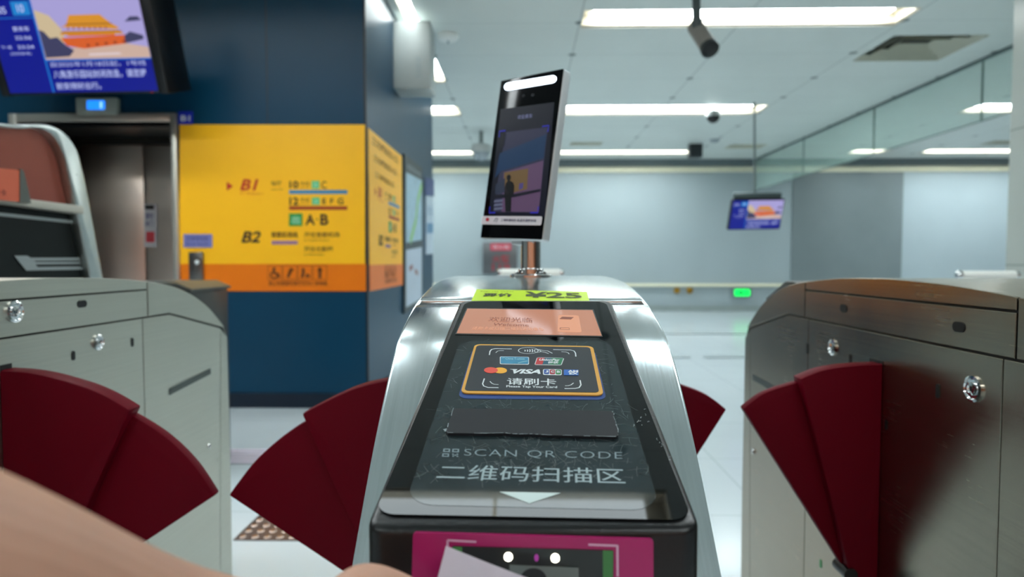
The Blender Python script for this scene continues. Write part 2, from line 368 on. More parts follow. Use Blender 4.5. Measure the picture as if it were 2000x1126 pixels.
# ---------------------------------------------------------------- yellow wayfinding sign wrapped round the block
c3 = lambda x, y: (340+x/2.9625, 220+y/2.9625)
def c3r(x0, y0, x1, y1): return tuple(c3(*p) for p in ((x0, y0), (x1, y0), (x1, y1), (x0, y1)))
M_YEL = mat('sign_yellow', (255, 188, 20), .4, var=.02); M_ORA = mat('sign_orange', (232, 118, 8), .35, var=.02)
M_REDI = mat('sign_red', (190, 40, 20), .5); M_GRN = mat('sign_green', (20, 140, 60), .5); M_GRN2 = mat('sign_mint', (80, 190, 120), .5)
M_BLUL = mat('line_blue', (40, 130, 175), .5); M_REDL = mat('line_red', (165, 60, 20), .5); M_PURL = mat('line_purple', (150, 110, 140), .5)
def sign(name, pl, quadmap, label, loc, h0, full=True):
    """quadmap(x0,y0,x1,y1) gives pixel quads from crop coordinates of the front sign"""
    r = root(name, loc, label, 'sign', )
    Q = quadmap
    def add(nm, mt, fn): b = B(); fn(b); flat(b, nm, mt, r)
    add('yellow_field', M_YEL, lambda b: rrect(b, pl, Q(35, 70, 1106, 874), h0, 0, .006))
    add('orange_band', M_ORA, lambda b: rrect(b, pl, Q(42, 874, 1112, 1031), h0, 0, .006))
    h = h0+.0015
    add('red_arrow', M_REDI, lambda b: face_poly(b, pl, [quad(pl, Q(308, 400, 345, 452))(a, c) for a, c in ((0, 0), (1, .5), (0, 1))], h))
    def redt(b): text(b, pl, 'B1', Q(385, 385, 492, 450), h, .03, .25); text(b, pl, '地下一层', Q(385, 458, 440, 474), h, 0); text(b, pl, 'Basement 1', Q(448, 462, 520, 474), h)
    add('red_lettering', M_REDI, redt)
    def L_(*a): b = B(); text(b, pl, *a); flat(b, 'dark_lettering', M_DARKT, r)
    if True:
        L_( '站厅', Q(565, 395, 625, 422), h, .01); L_( 'Station Hall', Q(565, 438, 630, 448), h)
        L_( '10', Q(670, 395, 722, 438), h, .03); L_( '号线', Q(732, 400, 785, 420), h); L_( 'Line 10', Q(732, 428, 780, 436), h); L_( 'C', Q(855, 397, 885, 440), h, .01)
        L_( '12', Q(670, 490, 722, 535), h, .03); L_( '号线', Q(732, 494, 785, 515), h); L_( 'Line 12', Q(732, 522, 780, 530), h)
        L_( 'E', Q(860, 496, 882, 528), h, .02); L_( 'F', Q(905, 496, 925, 528), h, .02); L_( 'G', Q(948, 494, 982, 530), h, .02)
        L_( 'A', Q(762, 588, 818, 650), h, .03); L_( '·', Q(825, 612, 835, 622), h, .02); L_( 'B', Q(848, 586, 895, 650), h, .03)
        L_( 'B2', Q(392, 685, 505, 752), h, .03, .25)
        L_( '首都机场线', Q(565, 688, 718, 722), h, .02)
        L_( '开往首都机场', Q(755, 690, 960, 720), h, .01); L_( 'to Capital Airport', Q(755, 730, 900, 745), h)
        L_( '开往北新桥', Q(755, 773, 922, 803), h, .01); L_( 'to Beixinqiao', Q(755, 813, 870, 828), h)
    add('exit_tile', M_GRN, lambda b: rrect(b, pl, Q(668, 583, 745, 655), h, 0))
    for q_ in (Q(798, 395, 843, 440), Q(800, 490, 845, 533)): add('small_exit_tile', M_GRN2, lambda b: rrect(b, pl, q_, h, 0))
    for q_ in (Q(684, 596, 730, 642), Q(808, 403, 834, 432), Q(810, 498, 836, 526)): add('white_character', mat('sign_pale', (170, 225, 190), .5), lambda b: text(b, pl, '出', q_, h+.001, .015))
    add('blue_line', M_BLUL, lambda b: rrect(b, pl, Q(668, 448, 1005, 470), h, .004))
    add('red_line', M_REDL, lambda b: rrect(b, pl, Q(668, 541, 1005, 562), h, .004))
    add('purple_line', M_PURL, lambda b: rrect(b, pl, Q(566, 740, 718, 762), h, .004))
    def icons(b):
        for k, x in enumerate((545, 632, 718, 805)):
            q4 = Q(x, 882, x+82, 965); q = quad(pl, q4)
            for (a0, b0, a1, b1) in ((0, 0, 1, .03), (0, .97, 1, 1), (0, 0, .03, 1), (.97, 0, 1, 1)):
                face_poly(b, pl, [q(a0, b0), q(a1, b0), q(a1, b1), q(a0, b1)], h)
            S = [[(.45, .85), (.42, .45), (.68, .42), (.8, .15)], [(.35, .15), (.5, .5), (.62, .8)], [(.3, .15), (.4, .5), (.38, .8)], [(.5, .1), (.5, .85)]][k]
            stroke(b, pl, [q(*s) for s in S], .022, h, px=False)
            if k == 0: stroke(b, pl, [q(.45+.25*math.cos(t*.4+2.2), .33+.22*math.sin(t*.4+2.2)) for t in range(12)], .012, h, px=False)
            if k == 1: stroke(b, pl, [q(.4, .55), q(.75, .7)], .015, h, px=False)
            if k == 2: stroke(b, pl, [q(.6, .15), q(.66, .35), q(.85, .2)], .02, h, px=False)
            if k == 3: stroke(b, pl, [q(.35, .62), q(.5, .72), q(.65, .62)], .015, h, px=False)
        text(b, pl, '请让有需要的乘客优先使用电梯', Q(548, 972, 888, 1000), h, .01)
    add('pictogram_row', mat('print_brown', (96, 52, 10), .6), icons)
    return r
sign('wayfinding_sign', wp, c3r, 'large yellow and orange wayfinding sign facing us on the dark blue wall', aty(530, 570, PY), .008)
sp_ = Plane((PXR, 0, 0), (0, 1, 0), (0, 0, 1))
sy0, sy1 = atx(719, 400, PXR).y, atx(784, 400, PXR).y; stz, sbz = aty(718, 247, PY).z, aty(718, 569, PY).z
def side_q(x0, y0, x1, y1):
    # map front crop coordinates into the narrower side sign; returns pixel quads by projecting the real corners
    def pr(x, y):
        X = (x-180)/(1106-180); X = max(X, 0); Z = (y-70)/(1031-70)
        P = Vector((PXR, sy0+(sy1-sy0)*X, stz+(sbz-stz)*Z)); q = CM.transposed() @ (P-EYE)
        return (1000+F*q.x/-q.z, 563-F*q.y/-q.z)
    return tuple(pr(*p) for p in ((x0, y0), (x1, y0), (x1, y1), (x0, y1)))
r = sign('wayfinding_sign', sp_, side_q, 'matching yellow sign round the corner on the side of the dark blue wall', (PXR, (sy0+sy1)/2, sbz), .008)
for k in range(3): b = B(); text(b, sp_, '三元桥站出入口', side_q(260+k*30, 100+k*100, 960-k*60, 150+k*95), .0095, .01); flat(b, 'brown_lettering', mat('print_brown', (96, 52, 10), .6), r)

# lilac notice + call button on the sign's left edge
r = root('lift_notice', aty(388, 482, PY), 'small lilac notice at the left edge of the yellow sign', 'notice')
b = B(); rrect(b, wp, rectpx(360, 457, 416, 483), .014, .004, .006); flat(b, 'plate', mat('lilac', (118, 122, 180), .5), r)
b = B(); text(b, wp, '无障碍电梯', rectpx(366, 461, 408, 470), .0155); text(b, wp, 'Barrier-free lift', rectpx(366, 473, 408, 479), .0155); flat(b, 'lettering', mat('ink_indigo', (60, 60, 110), .5), r)
r = root('lift_call_panel', aty(386, 550, PY), 'steel elevator call button panel below the lilac notice', 'button panel')
b = B(); p, q = aty(373, 549, PY), aty(399, 492, PY); box(b, (p.x, PY-.03, p.z), (q.x, PY-.0085, q.z), .004); finish(b, 'plate', mat('panel_steel', (120, 118, 116), .3, 1), r)
b = B(); lathe(b, aty(385, 512, PY-.03), (0, -1, 0), ((.016, 0), (.016, .006), (.012, .008), (0, .008)), 20); finish(b, 'button', M_WHITE, r)

# posters on the side of the block
def side_quad(px0, px1, yt0, yt1, yb0, yb1): return ((px0, yt0), (px1, yt1), (px1, yb1), (px0, yb0))
r = root('map_board', atx(803, 600, PXR), 'black framed board with a street map above a station plan, next to the side sign', 'notice board')
b = B(); rrect(b, sp_, side_quad(786, 822, 300, 328, 612, 590), .02, 0, .02); flat(b, 'board_frame', mat('board_frame', (40, 52, 56), .4), r)
b = B(); rrect(b, sp_, side_quad(789, 820, 336, 352, 474, 468), .022); mp_ = flat(b, 'street_map', mat('map_pale', (160, 190, 205), .4, var=.12, vscale=8), r)
b = B(); stroke(b, sp_, [(820, 360), (812, 390), (808, 430), (797, 472)], .08, .0235); flat(b, 'green_belt', mat('map_green', (150, 200, 120), .5), r)
b = B(); rrect(b, sp_, side_quad(789, 820, 488, 482, 600, 582), .022); flat(b, 'station_plan', mat('plan_pale', (185, 198, 212), .4), r)
b = B(); stroke(b, sp_, [(795, 525), (802, 520)], .05, .0235); stroke(b, sp_, [(806, 528), (812, 534)], .05, .0235); flat(b, 'plan_blocks', mat('plan_ink', (150, 110, 110), .5), r)
b = B(); text(b, sp_, '街区导向图', side_quad(791, 818, 318, 338, 330, 345), .022, .01); flat(b, 'lettering', M_GREYP, r)
r = root('narrow_poster', atx(838, 498, PXR), 'narrow white poster with a blue head at the far end of the blue wall', 'poster')
b = B(); rrect(b, sp_, side_quad(831, 845, 382, 384, 497, 495), .01, 0, .008); flat(b, 'sheet', mat('poster_white', (185, 200, 212), .4), r)
b = B(); rrect(b, sp_, side_quad(829, 846, 345, 350, 381, 383), .012); flat(b, 'blue_head', mat('poster_blue', (40, 60, 120), .4), r)
b = B(); rrect(b, sp_, side_quad(832, 844, 435, 436, 455, 455), .0115); text(b, sp_, '安全', side_quad(833, 843, 400, 402, 420, 420), .0115); flat(b, 'blue_print', mat('poster_cyan', (80, 130, 170), .4), r)

# grey box high on the side of the block
r = root('wall_cabinet', (PXR+.16, 5.9, aty(800, 172, 5.75).z), 'pale grey box mounted high on the side of the blue wall', 'box')
zc = aty(800, 172, 5.75).z
b = B(); box(b, (PXR, 5.75, zc), (PXR+.33, 6.08, CEIL-.08), .008); finish(b, 'cabinet_shell', mat('box_grey', (168, 176, 174), .45), r)
cp = Plane((0, 5.75, 0), (1, 0, 0), (0, 0, 1))
b = B(); text(b, cp, '配电箱', ((812, 108), (822, 108), (822, 152), (812, 152)), .002); flat(b, 'lettering', M_GREYP, r)

# ---------------------------------------------------------------- televisions
def rot(y, p, ro): return Matrix.Rotation(y, 3, 'Z') @ Matrix.Rotation(p, 3, 'X') @ Matrix.Rotation(ro, 3, 'Y')
def television(C, R, w, label, pxs, mount, base):
    """pxs: function from picture fractions (a right, b up) -> uv handled by plane"""
    h = w*9/16; r = root('television', base, label, 'television')
    b = B(); box(b, (-w/2-.012, .002, -h/2-.014), (w/2+.012, .06, h/2+.012), .004, R=R, c=C)
    box(b, (-w/2+.1, .06, -h/2+.08), (w/2-.1, .11, h/2-.08), .01, R=R, c=C); finish(b, 'television_shell', mat('tv_black', (10, 11, 14), .35), r)
    pl = Plane(C, R @ Vector((1, 0, 0)), R @ Vector((0, 0, 1)))
    def uv(a, c): return Vector(((a-.5)*w, (c-.5)*h))
    def part(nm, mt, polys, hh=.0012):
        for q in polys: b = B(); face_poly(b, pl, [uv(*s) for s in q], hh, .0004); flat(b, nm, mt, r)
    part('lit_screen', glow('tv_blue', (6, 18, 140), 1.0), [[(0, 0), (1, 0), (1, 1), (0, 1)]], .001)
    X = .30
    part('divider_line', glow('tv_line', (20, 110, 200), 1.0), [[(X-.006, 0), (X+.006, 0), (X+.006, 1), (X-.006, 1)], [(X, .335), (1, .335), (1, .35), (X, .35)], [(0, .78), (X, .78), (X, .79), (0, .79)]], .0018)
    part('clock_tile', glow('tv_cyan', (30, 130, 205), 1.0), [[(.17, .81), (.285, .81), (.285, .95), (.17, .95)]], .0018)
    part('sky_picture', glow('tv_sky', (168, 160, 215), 1.0), [[(X+.006, .35), (1, .35), (1, 1), (X+.006, 1)]], .0016)
    part('sunset_glow', glow('tv_sun', (205, 185, 150), 1.0), [[(X+.01, .5), (.47, .52), (.46, .66), (.40, .80), (X+.01, .86)]], .0018)
    part('ground_strip', glow('tv_ground', (205, 175, 160), 1.0), [[(X+.006, .352), (.998, .352), (.998, .46), (.8, .52), (.55, .47), (X+.006, .45)]], .0020)
    part('palace_roof', glow('tv_roof', (215, 145, 40), 1.0), [[(.47, .68), (.44, .66), (.50, .71), (.53, .80), (.73, .80), (.79, .71), (.84, .66), (.81, .65)], [(.47, .64), (.83, .64), (.86, .60), (.44, .60)]], .0022)
    part('roof_ridge', glow('tv_ridge', (150, 90, 30), 1.0), [[(.50, .712), (.79, .712), (.80, .70), (.49, .70)], [(.45, .632), (.85, .632), (.85, .622), (.45, .622)]], .0026)
    part('pillar_row', glow('tv_pillar', (150, 60, 40), 1.0), [[(.50+k*.035, .655), (.512+k*.035, .655), (.512+k*.035, .675), (.50+k*.035, .675)] for k in range(8)], .0026)
    part('pale_path', glow('tv_path', (222, 205, 210), 1.0), [[(.6, .385), (.82, .39), (.8, .41), (.6, .405)]], .0026)
    part('gate_arch', glow('tv_arch', (150, 60, 30), 1.0), [[(.60+k*.06, .475+k*.008), (.62+k*.06, .478+k*.008), (.62+k*.06, .505+k*.008), (.60+k*.06, .502+k*.008)] for k in range(5)], .0026)
    part('palace_wall', glow('tv_wall', (215, 95, 40), 1.0), [[(.44, .57), (.92, .59), (.86, .50), (.58, .455), (.47, .49)], [(.49, .60), (.80, .60), (.80, .585), (.49, .585)]], .0022)
    part('dark_trees', glow('tv_tree', (62, 62, 96), 1.0), [[(X+.01, .37), (.47, .38), (.51, .44), (.46, .50), (.42, .58), (.37, .57), (.34, .64), (X+.01, .66)], [(.85, .50), (.98, .54), (.98, .58), (.90, .62), (.86, .58)], [(.88, .72), (.99, .73), (.97, .77), (.92, .77)]], .0025)
    def tx(s, a0, c0, a1, c1, bd=.01):
        b = B(); vs, fs = text_tris(s, bd); V = [b.verts.new(pl.P(uv(a0+(a1-a0)*i, c0+(c1-c0)*j), .003)) for i, j in vs]
        for f in fs: b.faces.new([V[i] for i in f])
        flat(b, 'lettering', glow('tv_text', (190, 200, 245), 1.0), r)
    tx('自2025年1月18日起，1号线', .33, .27, .96, .325, 0); tx('八角游乐园站封闭改造，请您提', .33, .15, .95, .235); tx('前安排好出行。', .33, .03, .63, .105)
    tx('12:05', .02, .83, .13, .90); tx('10', .205, .84, .25, .92)
    tx('首末车', .14, .65, .25, .70); tx('22:56', .14, .565, .25, .60); tx('23:24', .14, .47, .25, .505); tx('下一班', .03, .47, .10, .505); tx('(仅供参考)', .08, .40, .22, .435, 0)
    b = B(); box(b, (w/2-.05, -.001, -h/2-.011), (w/2-.04, .004, -h/2-.006), 0, R=R, c=C); finish(b, 'standby_light', glow('standby', (200, 60, 30), .8), r)
    mount(r, C, R, w, h); return r
def mount1(r, C, R, w, h):
    b = B(); tube(b, C+R @ Vector((0, .1, .1)), (C.x, C.y+.12, CEIL), .02); tube(b, C+R @ Vector((-.2, .09, 0)), C+R @ Vector((.2, .09, 0)), .015)
    finish(b, 'ceiling_mount', mat('mount_grey', (60, 64, 66), .4, .5), r)
    # dark cabinet round the set
    for a_, c_ in ((w/2+.014, w/2+.07), (-w/2-.07, -w/2-.014)):
        b = B(); box(b, (a_, .0, -h/2-.02), (c_, .28, h/2+.02), .006, R=R, c=C); finish(b, 'side_casing', mat('tv_black', (10, 11, 14), .35), r)
def mount2(r, C, R, w, h):
    b = B(); tube(b, C+R @ Vector((0, .08, .1)), (C.x-.02, C.y+.1, CEIL), .016); box(b, (-w/2+.02, .05, h/2-.02), (w/2-.02, .09, h/2+.09), .005, R=R, c=C)
    finish(b, 'ceiling_mount', mat('mount_steel', (96, 108, 108), .4, .5), r)
C1 = Vector((-2.971, 4.2, 1.1+1.4172)); television(C1, rot(-.0669, .3275, .0067), 1.055, 'large television tilted down above the elevator, showing a blue notice and a palace picture', None, mount1, (C1.x, C1.y, C1.z-.3))
C2 = Vector((3.219, 9.0, 1.1+.6469)); television(C2, rot(.1167, .3689, -.0226), .729, 'small far television hanging on a ceiling pole before the pale back wall', None, mount2, (C2.x, C2.y, C2.z-.2))

# ---------------------------------------------------------------- ceiling lights, vents, fittings
M_COFFER = mat('coffer_cream', (205, 196, 176), .5)
M_TUBE = mat('light_white', (240, 240, 240), .5, emit=(240, 250, 253), es=LAMP, var=0)
M_DIM = mat('light_dim', (240, 240, 240), .5, emit=(236, 250, 255), es=LAMP*.28, var=0)
for x0, x1, y0, y1, side in STRIPS:
    lab = {'right': 'long recessed white ceiling light strip, right of the centre', 'left': 'long recessed white ceiling light strip, left of the centre', 'far': 'recessed white ceiling light strip seen through the glass smoke screen', 'side': 'narrow ceiling light running along the side of the blue wall', 'sign_fill': 'added out-of-view ceiling strip that brightens the yellow sign on the blue wall', 'dim': 'dimmer frosted ceiling panel right above the middle gate'}[side]
    if side in ('right', 'left', 'far'):
        rank = {12.97: 'farthest row', 9.24: 'middle row', 5.76: 'nearest row in view', 1.72: 'row just overhead', -2.2: 'first row behind us', -5.9: 'last row behind us'}[y0]
        lab = {'right': 'long recessed white light strip right of the blue wall, ', 'left': 'recessed white light strip on the left half of the ceiling, ', 'far': 'white light strip seen through the glass screen, '}[side]+rank
        if side == 'far' and y0 > 12: lab += ', short one' if x0 < 7 else ', long one'
    r = root('ceiling_light', ((x0+x1)/2, (y0+y1)/2, CEIL), lab, 'ceiling light', 'recessed ceiling light strips')
    b = B(); t = .006; zt = CEIL+.10
    for lo, hi in (((x0-t, y0-t, CEIL-.002), (x0, y1+t, zt)), ((x1, y0-t, CEIL-.002), (x1+t, y1+t, zt)), ((x0, y0-t, CEIL-.002), (x1, y0, zt)), ((x0, y1, CEIL-.002), (x1, y1+t, zt))): box(b, lo, hi)
    finish(b, 'coffer', M_COFFER, r, smooth=0)
    b = B(); g = .10 if (x1-x0) > 1 else 0; n = 2 if (x1-x0) > 1 else 1
    for k in range(n):
        a = x0+(x1-x0)*k/n+(g if n > 1 and k == 0 else .01*k+.0); c = x0+(x1-x0)*(k+1)/n-(g if n > 1 and k == n-1 else .01)
        box(b, (a, y0, zt-.02), (c, y1, zt))
    finish(b, 'diffuser', M_DIM if side == 'dim' else M_TUBE, r, smooth=0)
    b = B(); box(b, (x0, y0, zt), (x1, y1, zt+.005)); finish(b, 'backplate', M_COFFER, r, smooth=0)
M_VENT = mat('vent_grey', (186, 186, 168), .5); M_VDARK = mat('vent_dark', (60, 62, 56), .7)
for k, (x0, x1, y0, y1) in enumerate(VENTS):
    lab = ['square air vent in the ceiling by the right column', 'small far air vent in the ceiling behind the face scanner', 'far air vent in the ceiling above the small television', 'far air vent in the ceiling beyond the glass smoke screen'][k]
    r = root('air_vent', ((x0+x1)/2, (y0+y1)/2, CEIL), lab, 'air vent')
    b = B(); t = .05
    for i in range(3):
        i0 = i*.12; fx = min(i0, (x1-x0)/2-.06); fy = min(i0, (y1-y0)/2-.06); z = CEIL+i*.02
        a0, a1, c0, c1 = x0+fx, x1-fx, y0+fy, y1-fy
        if a1-a0 < .14 or c1-c0 < .14: break
        for q in (((a0, c0), (a1, c0), (a1-t, c0+t), (a0+t, c0+t)), ((a1, c0), (a1, c1), (a1-t, c1-t), (a1-t, c0+t)), ((a1, c1), (a0, c1), (a0+t, c1-t), (a1-t, c1-t)), ((a0, c1), (a0, c0), (a0+t, c0+t), (a0+t, c1-t))):
            P = [(q[0][0], q[0][1], z-.003), (q[1][0], q[1][1], z-.003), (q[2][0], q[2][1], z+.05), (q[3][0], q[3][1], z+.05)]
            prism(b, P, (0, 0, .004))
    finish(b, 'louvre_frame', M_VENT, r, smooth=0)
    b = B(); box(b, (x0, y0, CEIL+.13), (x1, y1, CEIL+.14)); finish(b, 'duct_plate', M_VDARK, r, smooth=0)

# bullet camera on a drop pole
p0 = aty(1357, -20, 4.6); r = root('bullet_camera', (aty(1360, 60, 4.6).x, 4.6, CEIL), 'tan and black bullet security camera hanging on a grey ceiling pole', 'camera')
b = B(); tube(b, (aty(1356, 0, 4.6).x, 4.6, CEIL), aty(1361, 46, 4.6), .030); tube(b, aty(1361, 40, 4.6), aty(1363, 62, 4.6), .04, .035); finish(b, 'drop_pole', mat('pole_grey', (90, 98, 100), .4, .6), r)
a_, c_ = aty(1358, 52, 4.66), aty(1386, 95, 4.48)
b = B(); tube(b, a_, c_, .058); finish(b, 'camera_barrel', mat('barrel_grey', (140, 134, 128), .4), r)
d_ = (c_-a_).normalized(); b = B(); lathe(b, c_, d_, ((.063, -.02), (.064, .014), (.058, .016), (.0, .012)), 28); finish(b, 'lens_hood', M_BLACK, r)
b = B(); tube(b, a_+Vector((0, 0, -.02)), c_+Vector((-.02, 0, -.055)), .006); finish(b, 'bracket', mat('pole_grey', (90, 98, 100), .4, .6), r)
# dome cameras
def dome(px, py, y, rad, label, drop=True, dark=True):
    c = aty(px, py, y); r = root('dome_camera', (c.x, c.y, CEIL), label, 'camera', None)
    if drop: b = B(); tube(b, (c.x, c.y, CEIL), c+Vector((0, 0, rad*.6)), rad*.22); finish(b, 'drop_pole', mat('pole_pale', (150, 158, 156), .4), r)
    b = B(); lathe(b, c, (0, 0, 1), ((rad, 0), (rad*1.05, rad*.25), (rad*.9, rad*.7), (rad*.3, rad*.9), (0, rad*.9)), 24); finish(b, 'dome_housing', mat('dome_white', (176, 182, 180), .4), r)
    b = B(); lathe(b, c, (0, 0, -1), tuple((rad*.86*math.cos(t*math.pi/16), rad*.86*math.sin(t*math.pi/16)) for t in range(9)), 24); finish(b, 'dome_lens', M_BLACK if dark else mat('dome_grey', (150, 160, 165), .2), r)
dome(1393, 228, 9.3, .105, 'dome security camera hanging before the middle light strip')
dome(1396, 268, 11.8, .12, 'pale far dome camera below and behind the other one', dark=False)
dome(940, 297, 11.0, .17, 'white dome camera partly hidden behind the left edge of the face scanner', dark=False)
# smoke detector
c = atz(875, 68, CEIL); r = root('smoke_detector', c, 'round white smoke detector on the ceiling right of the grey box', 'smoke detector')
b = B(); lathe(b, c, (0, 0, -1), ((.105, 0), (.105, .025), (.085, .05), (.045, .06), (0, .06)), 28); finish(b, 'detector_base', mat('detector_white', (236, 238, 234), .4), r)
b = B(); lathe(b, c+Vector((.0, -.0, -.055)), (0, 0, -1), ((.012, 0), (.008, .03), (0, .03)), 12); finish(b, 'sensor_tip', M_GREYP, r)
# black loudspeaker box near ceiling
y_ = 12.2; p, q = aty(1348, 306, y_), aty(1373, 277, y_)
r = root('ceiling_speaker', ((p.x+q.x)/2, y_+.1, p.z), 'small dark box hanging from the ceiling at the end of the farthest light strip', 'speaker')
b = B(); box(b, (p.x, y_, p.z), (q.x, y_+.2, q.z), .01); finish(b, 'speaker_case', mat('speaker_dark', (38, 46, 50), .5), r)
b = B(); tube(b, ((p.x+q.x)/2, y_+.1, q.z), ((p.x+q.x)/2, y_+.1, CEIL), .03); finish(b, 'drop_pole', mat('pole_grey', (90, 98, 100), .4, .6), r)

# ---------------------------------------------------------------- glass smoke screen (hangs from the ceiling)
M_GLASS = mat('tinted_glass', (196, 226, 214), .03, alpha=.30, var=0)
GX = 4.99; gb = 1.1+1.53
for k, (y0, y1) in enumerate(((4.9, 7.16), (7.16, 9.33), (9.33, 11.65), (11.65, 14.0))):
    o = ['nearest', 'second nearest', 'second farthest', 'farthest'][k]
    r = root('smoke_screen_pane', (GX, (y0+y1)/2, gb), 'clear green-tinted glass pane of the ceiling smoke screen, '+o+' of its row', 'glass pane', 'glass panes of the smoke screen')
    b = B(); box(b, (GX-.006, y0+.02, gb), (GX+.006, y1-.008, CEIL-.01)); finish(b, 'glass_sheet', M_GLASS, r, smooth=0)
    b = B(); box(b, (GX-.015, y0+.003, CEIL-.035), (GX+.015, y1-.003, CEIL)); finish(b, 'top_channel', mat('channel', (96, 112, 112), .4), r, smooth=0)
    b = B(); box(b, (GX-.008, y0+.003, gb), (GX+.008, y0+.018, CEIL-.03)); box(b, (GX-.008, y0+.003, gb-.006), (GX+.008, y1-.003, gb+.004)); finish(b, 'edge_seal', mat('seal', (84, 104, 100), .4), r, smooth=0)

# ---------------------------------------------------------------- right column
CX = 3.55
M_STONE = mat('column_stone', (172, 178, 172), .3, var=.04, vscale=2)
b = B(); box(b, (CX, 3.9, 0), (CX+1.0, 4.8, CEIL)); structure(b, 'wall_column', M_STONE)
b = B()
for py in (261, 517): z = atx(1952, py, CX).z; box(b, (CX-.002, 3.9, z-.004), (CX, 4.8, z+.004))
structure(b, 'trim_7', mat('joint', (120, 126, 122), .5))

# ---------------------------------------------------------------- far wall fittings
p, q = aty(943, 535, FARY-.2), aty(1010, 473, FARY-.2)
r = root('fire_hydrant_cabinet', ((p.x+q.x)/2, FARY-.1, p.z), 'grey fire cabinet with a red label on the back wall, behind the scanner pole', 'cabinet')
b = B(); box(b, (p.x, FARY-.2, p.z), (q.x, FARY-.02, q.z), .01); finish(b, 'cabinet_shell', mat('hydrant_steel', (110, 112, 114), .35, .6), r)
hp = Plane((0, FARY-.2, 0), (1, 0, 0), (0, 0, 1))
b = B(); rrect(b, hp, rectpx(958, 475, 998, 489), .004); flat(b, 'red_label', mat('label_red', (200, 50, 76), .5), r)
b = B(); text(b, hp, '消火栓', rectpx(961, 478, 995, 486), .006); flat(b, 'white_lettering', M_WHITE, r)
b = B(); text(b, hp, '火警', rectpx(961, 498, 996, 512), .006, .02); text(b, hp, '119', rectpx(961, 515, 996, 529), .006, .02); flat(b, 'red_lettering', mat('letter_red', (165, 60, 66), .5), r)
p, q = aty(1431, 580, FARY-.08), aty(1468, 562, FARY-.08)
r = root('exit_sign', ((p.x+q.x)/2, FARY-.05, p.z), 'small glowing green exit sign low on the back wall', 'exit sign')
b = B(); box(b, (p.x, FARY-.08, p.z), (q.x, FARY-.03, q.z), .01); finish(b, 'sign_case', mat('case_pale', (120, 140, 132), .4), r)
ep = Plane((0, FARY-.08, 0), (1, 0, 0), (0, 0, 1))
b = B(); rrect(b, ep, rectpx(1434, 564, 1465, 578), .004, .04, .002); flat(b, 'lit_face', glow('exit_green', (10, 220, 90), 2.2), r)
b = B(); stroke(b, ep, [(1440, 571), (1449, 571)], .03, .006); polypx(b, ep, [(1447, 567), (1453, 571), (1447, 575)], .006); stroke(b, ep, [(1457, 567), (1459, 571), (1456, 575)], .03, .006); flat(b, 'arrow_and_runner', mat('exit_dark', (10, 60, 30), .5), r)
for k, px in enumerate((1322, 1347)):
    c = aty(px, 567, FARY-.02); b = B(); lathe(b, c, (0, -1, 0), ((.07, 0), (.07, .02), (.03, .04), (.03, .08), (0, .08)), 16)
    o = finish(b, 'brass_valve', mat('brass', (170, 130, 50), .3, .8), None); setp(o, ('left' if k == 0 else 'right')+' one of two small brass fittings low on the back wall', 'fitting', 'brass fittings on the back wall')

# floor drain grate and tactile plate
r = root('floor_drain', atz(500, 890, 0), 'long slotted steel floor drain in front of the blue wall', 'drain')
a0, a1 = atz(400, 905, 0), atz(560, 877, 0); M_DRAIN = mat('drain_steel', (225, 218, 232), .4); n = 5
b = B()
for k in range(n):
    y = a0.y+(a1.y-a0.y)*(k+.1)/n; box(b, (-2.3, y, 0), (-1.0, y+(a1.y-a0.y)/n*.62, .006), .001)
finish(b, 'slats', M_DRAIN, r)
b = B(); box(b, (-2.3, a0.y, -.001), (-1.0, a1.y, .002)); finish(b, 'gutter', mat('gutter', (96, 92, 110), .5), r)
q4 = [atz(*p, 0) for p in ((455, 1055), (690, 1055), (690, 1000), (505, 1000))]
r = root('tactile_plate', ((q4[0].x+q4[1].x)/2, q4[0].y, 0), 'bronze floor plate with raised studs beside the middle gate', 'floor plate')
x0, x1, y0, y1 = q4[0].x, q4[1].x, q4[0].y, q4[2].y
b = B(); box(b, (x0, y0, 0), (x1, y1, .004), .001); finish(b, 'plate', mat('bronze_plate', (120, 100, 92), .35, .6, var=.1), r)
b = B(); nx = int((x1-x0)/.05); ny = max(int((y1-y0)/.055), 1)
for i in range(nx):
    for j in range(ny): lathe(b, (x0+.025+i*.05, y0+.028+j*.055, .003), (0, 0, 1), ((.017, 0), (.012, .005), (0, .006)), 10)
o = finish(b, 'studs', mat('stud_steel', (190, 170, 160), .25, .9), r); o['kind'] = 'stuff'

# chrome rails beyond the gates
for k, (x0p, x1p, y0p) in enumerate(((975, 1097, 533), (1872, 1985, 537))):
    a, c = aty(x0p, y0p, 3.3), aty(x1p, y0p, 3.3)
    r = root('short_rail', ((a.x+c.x)/2, 3.3, 0), ['short chrome barrier rail behind the scanner pole', 'short chrome barrier rail behind the right gate'][k], 'rail', 'short chrome rails beyond the gates')
    b = B(); tube(b, a, c, .0225); finish(b, 'top_rail', mat('rail_pale', (240, 242, 236), .25, .2), r)
    for e in (a, c):
        s = Vector((.02 if e is a else -.02, 0, 0))
        b = B(); tube(b, (e+s).xy.to_3d()+Vector((0, 0, .0)), e+s, .014); finish(b, 'post', M_CHROME, r)
        b = B(); lathe(b, e, (1 if e is c else -1, 0, 0), ((.023, -.01), (.023, .004), (.014, .012), (0, .014)), 20); finish(b, 'end_cap', M_CHROME, r)

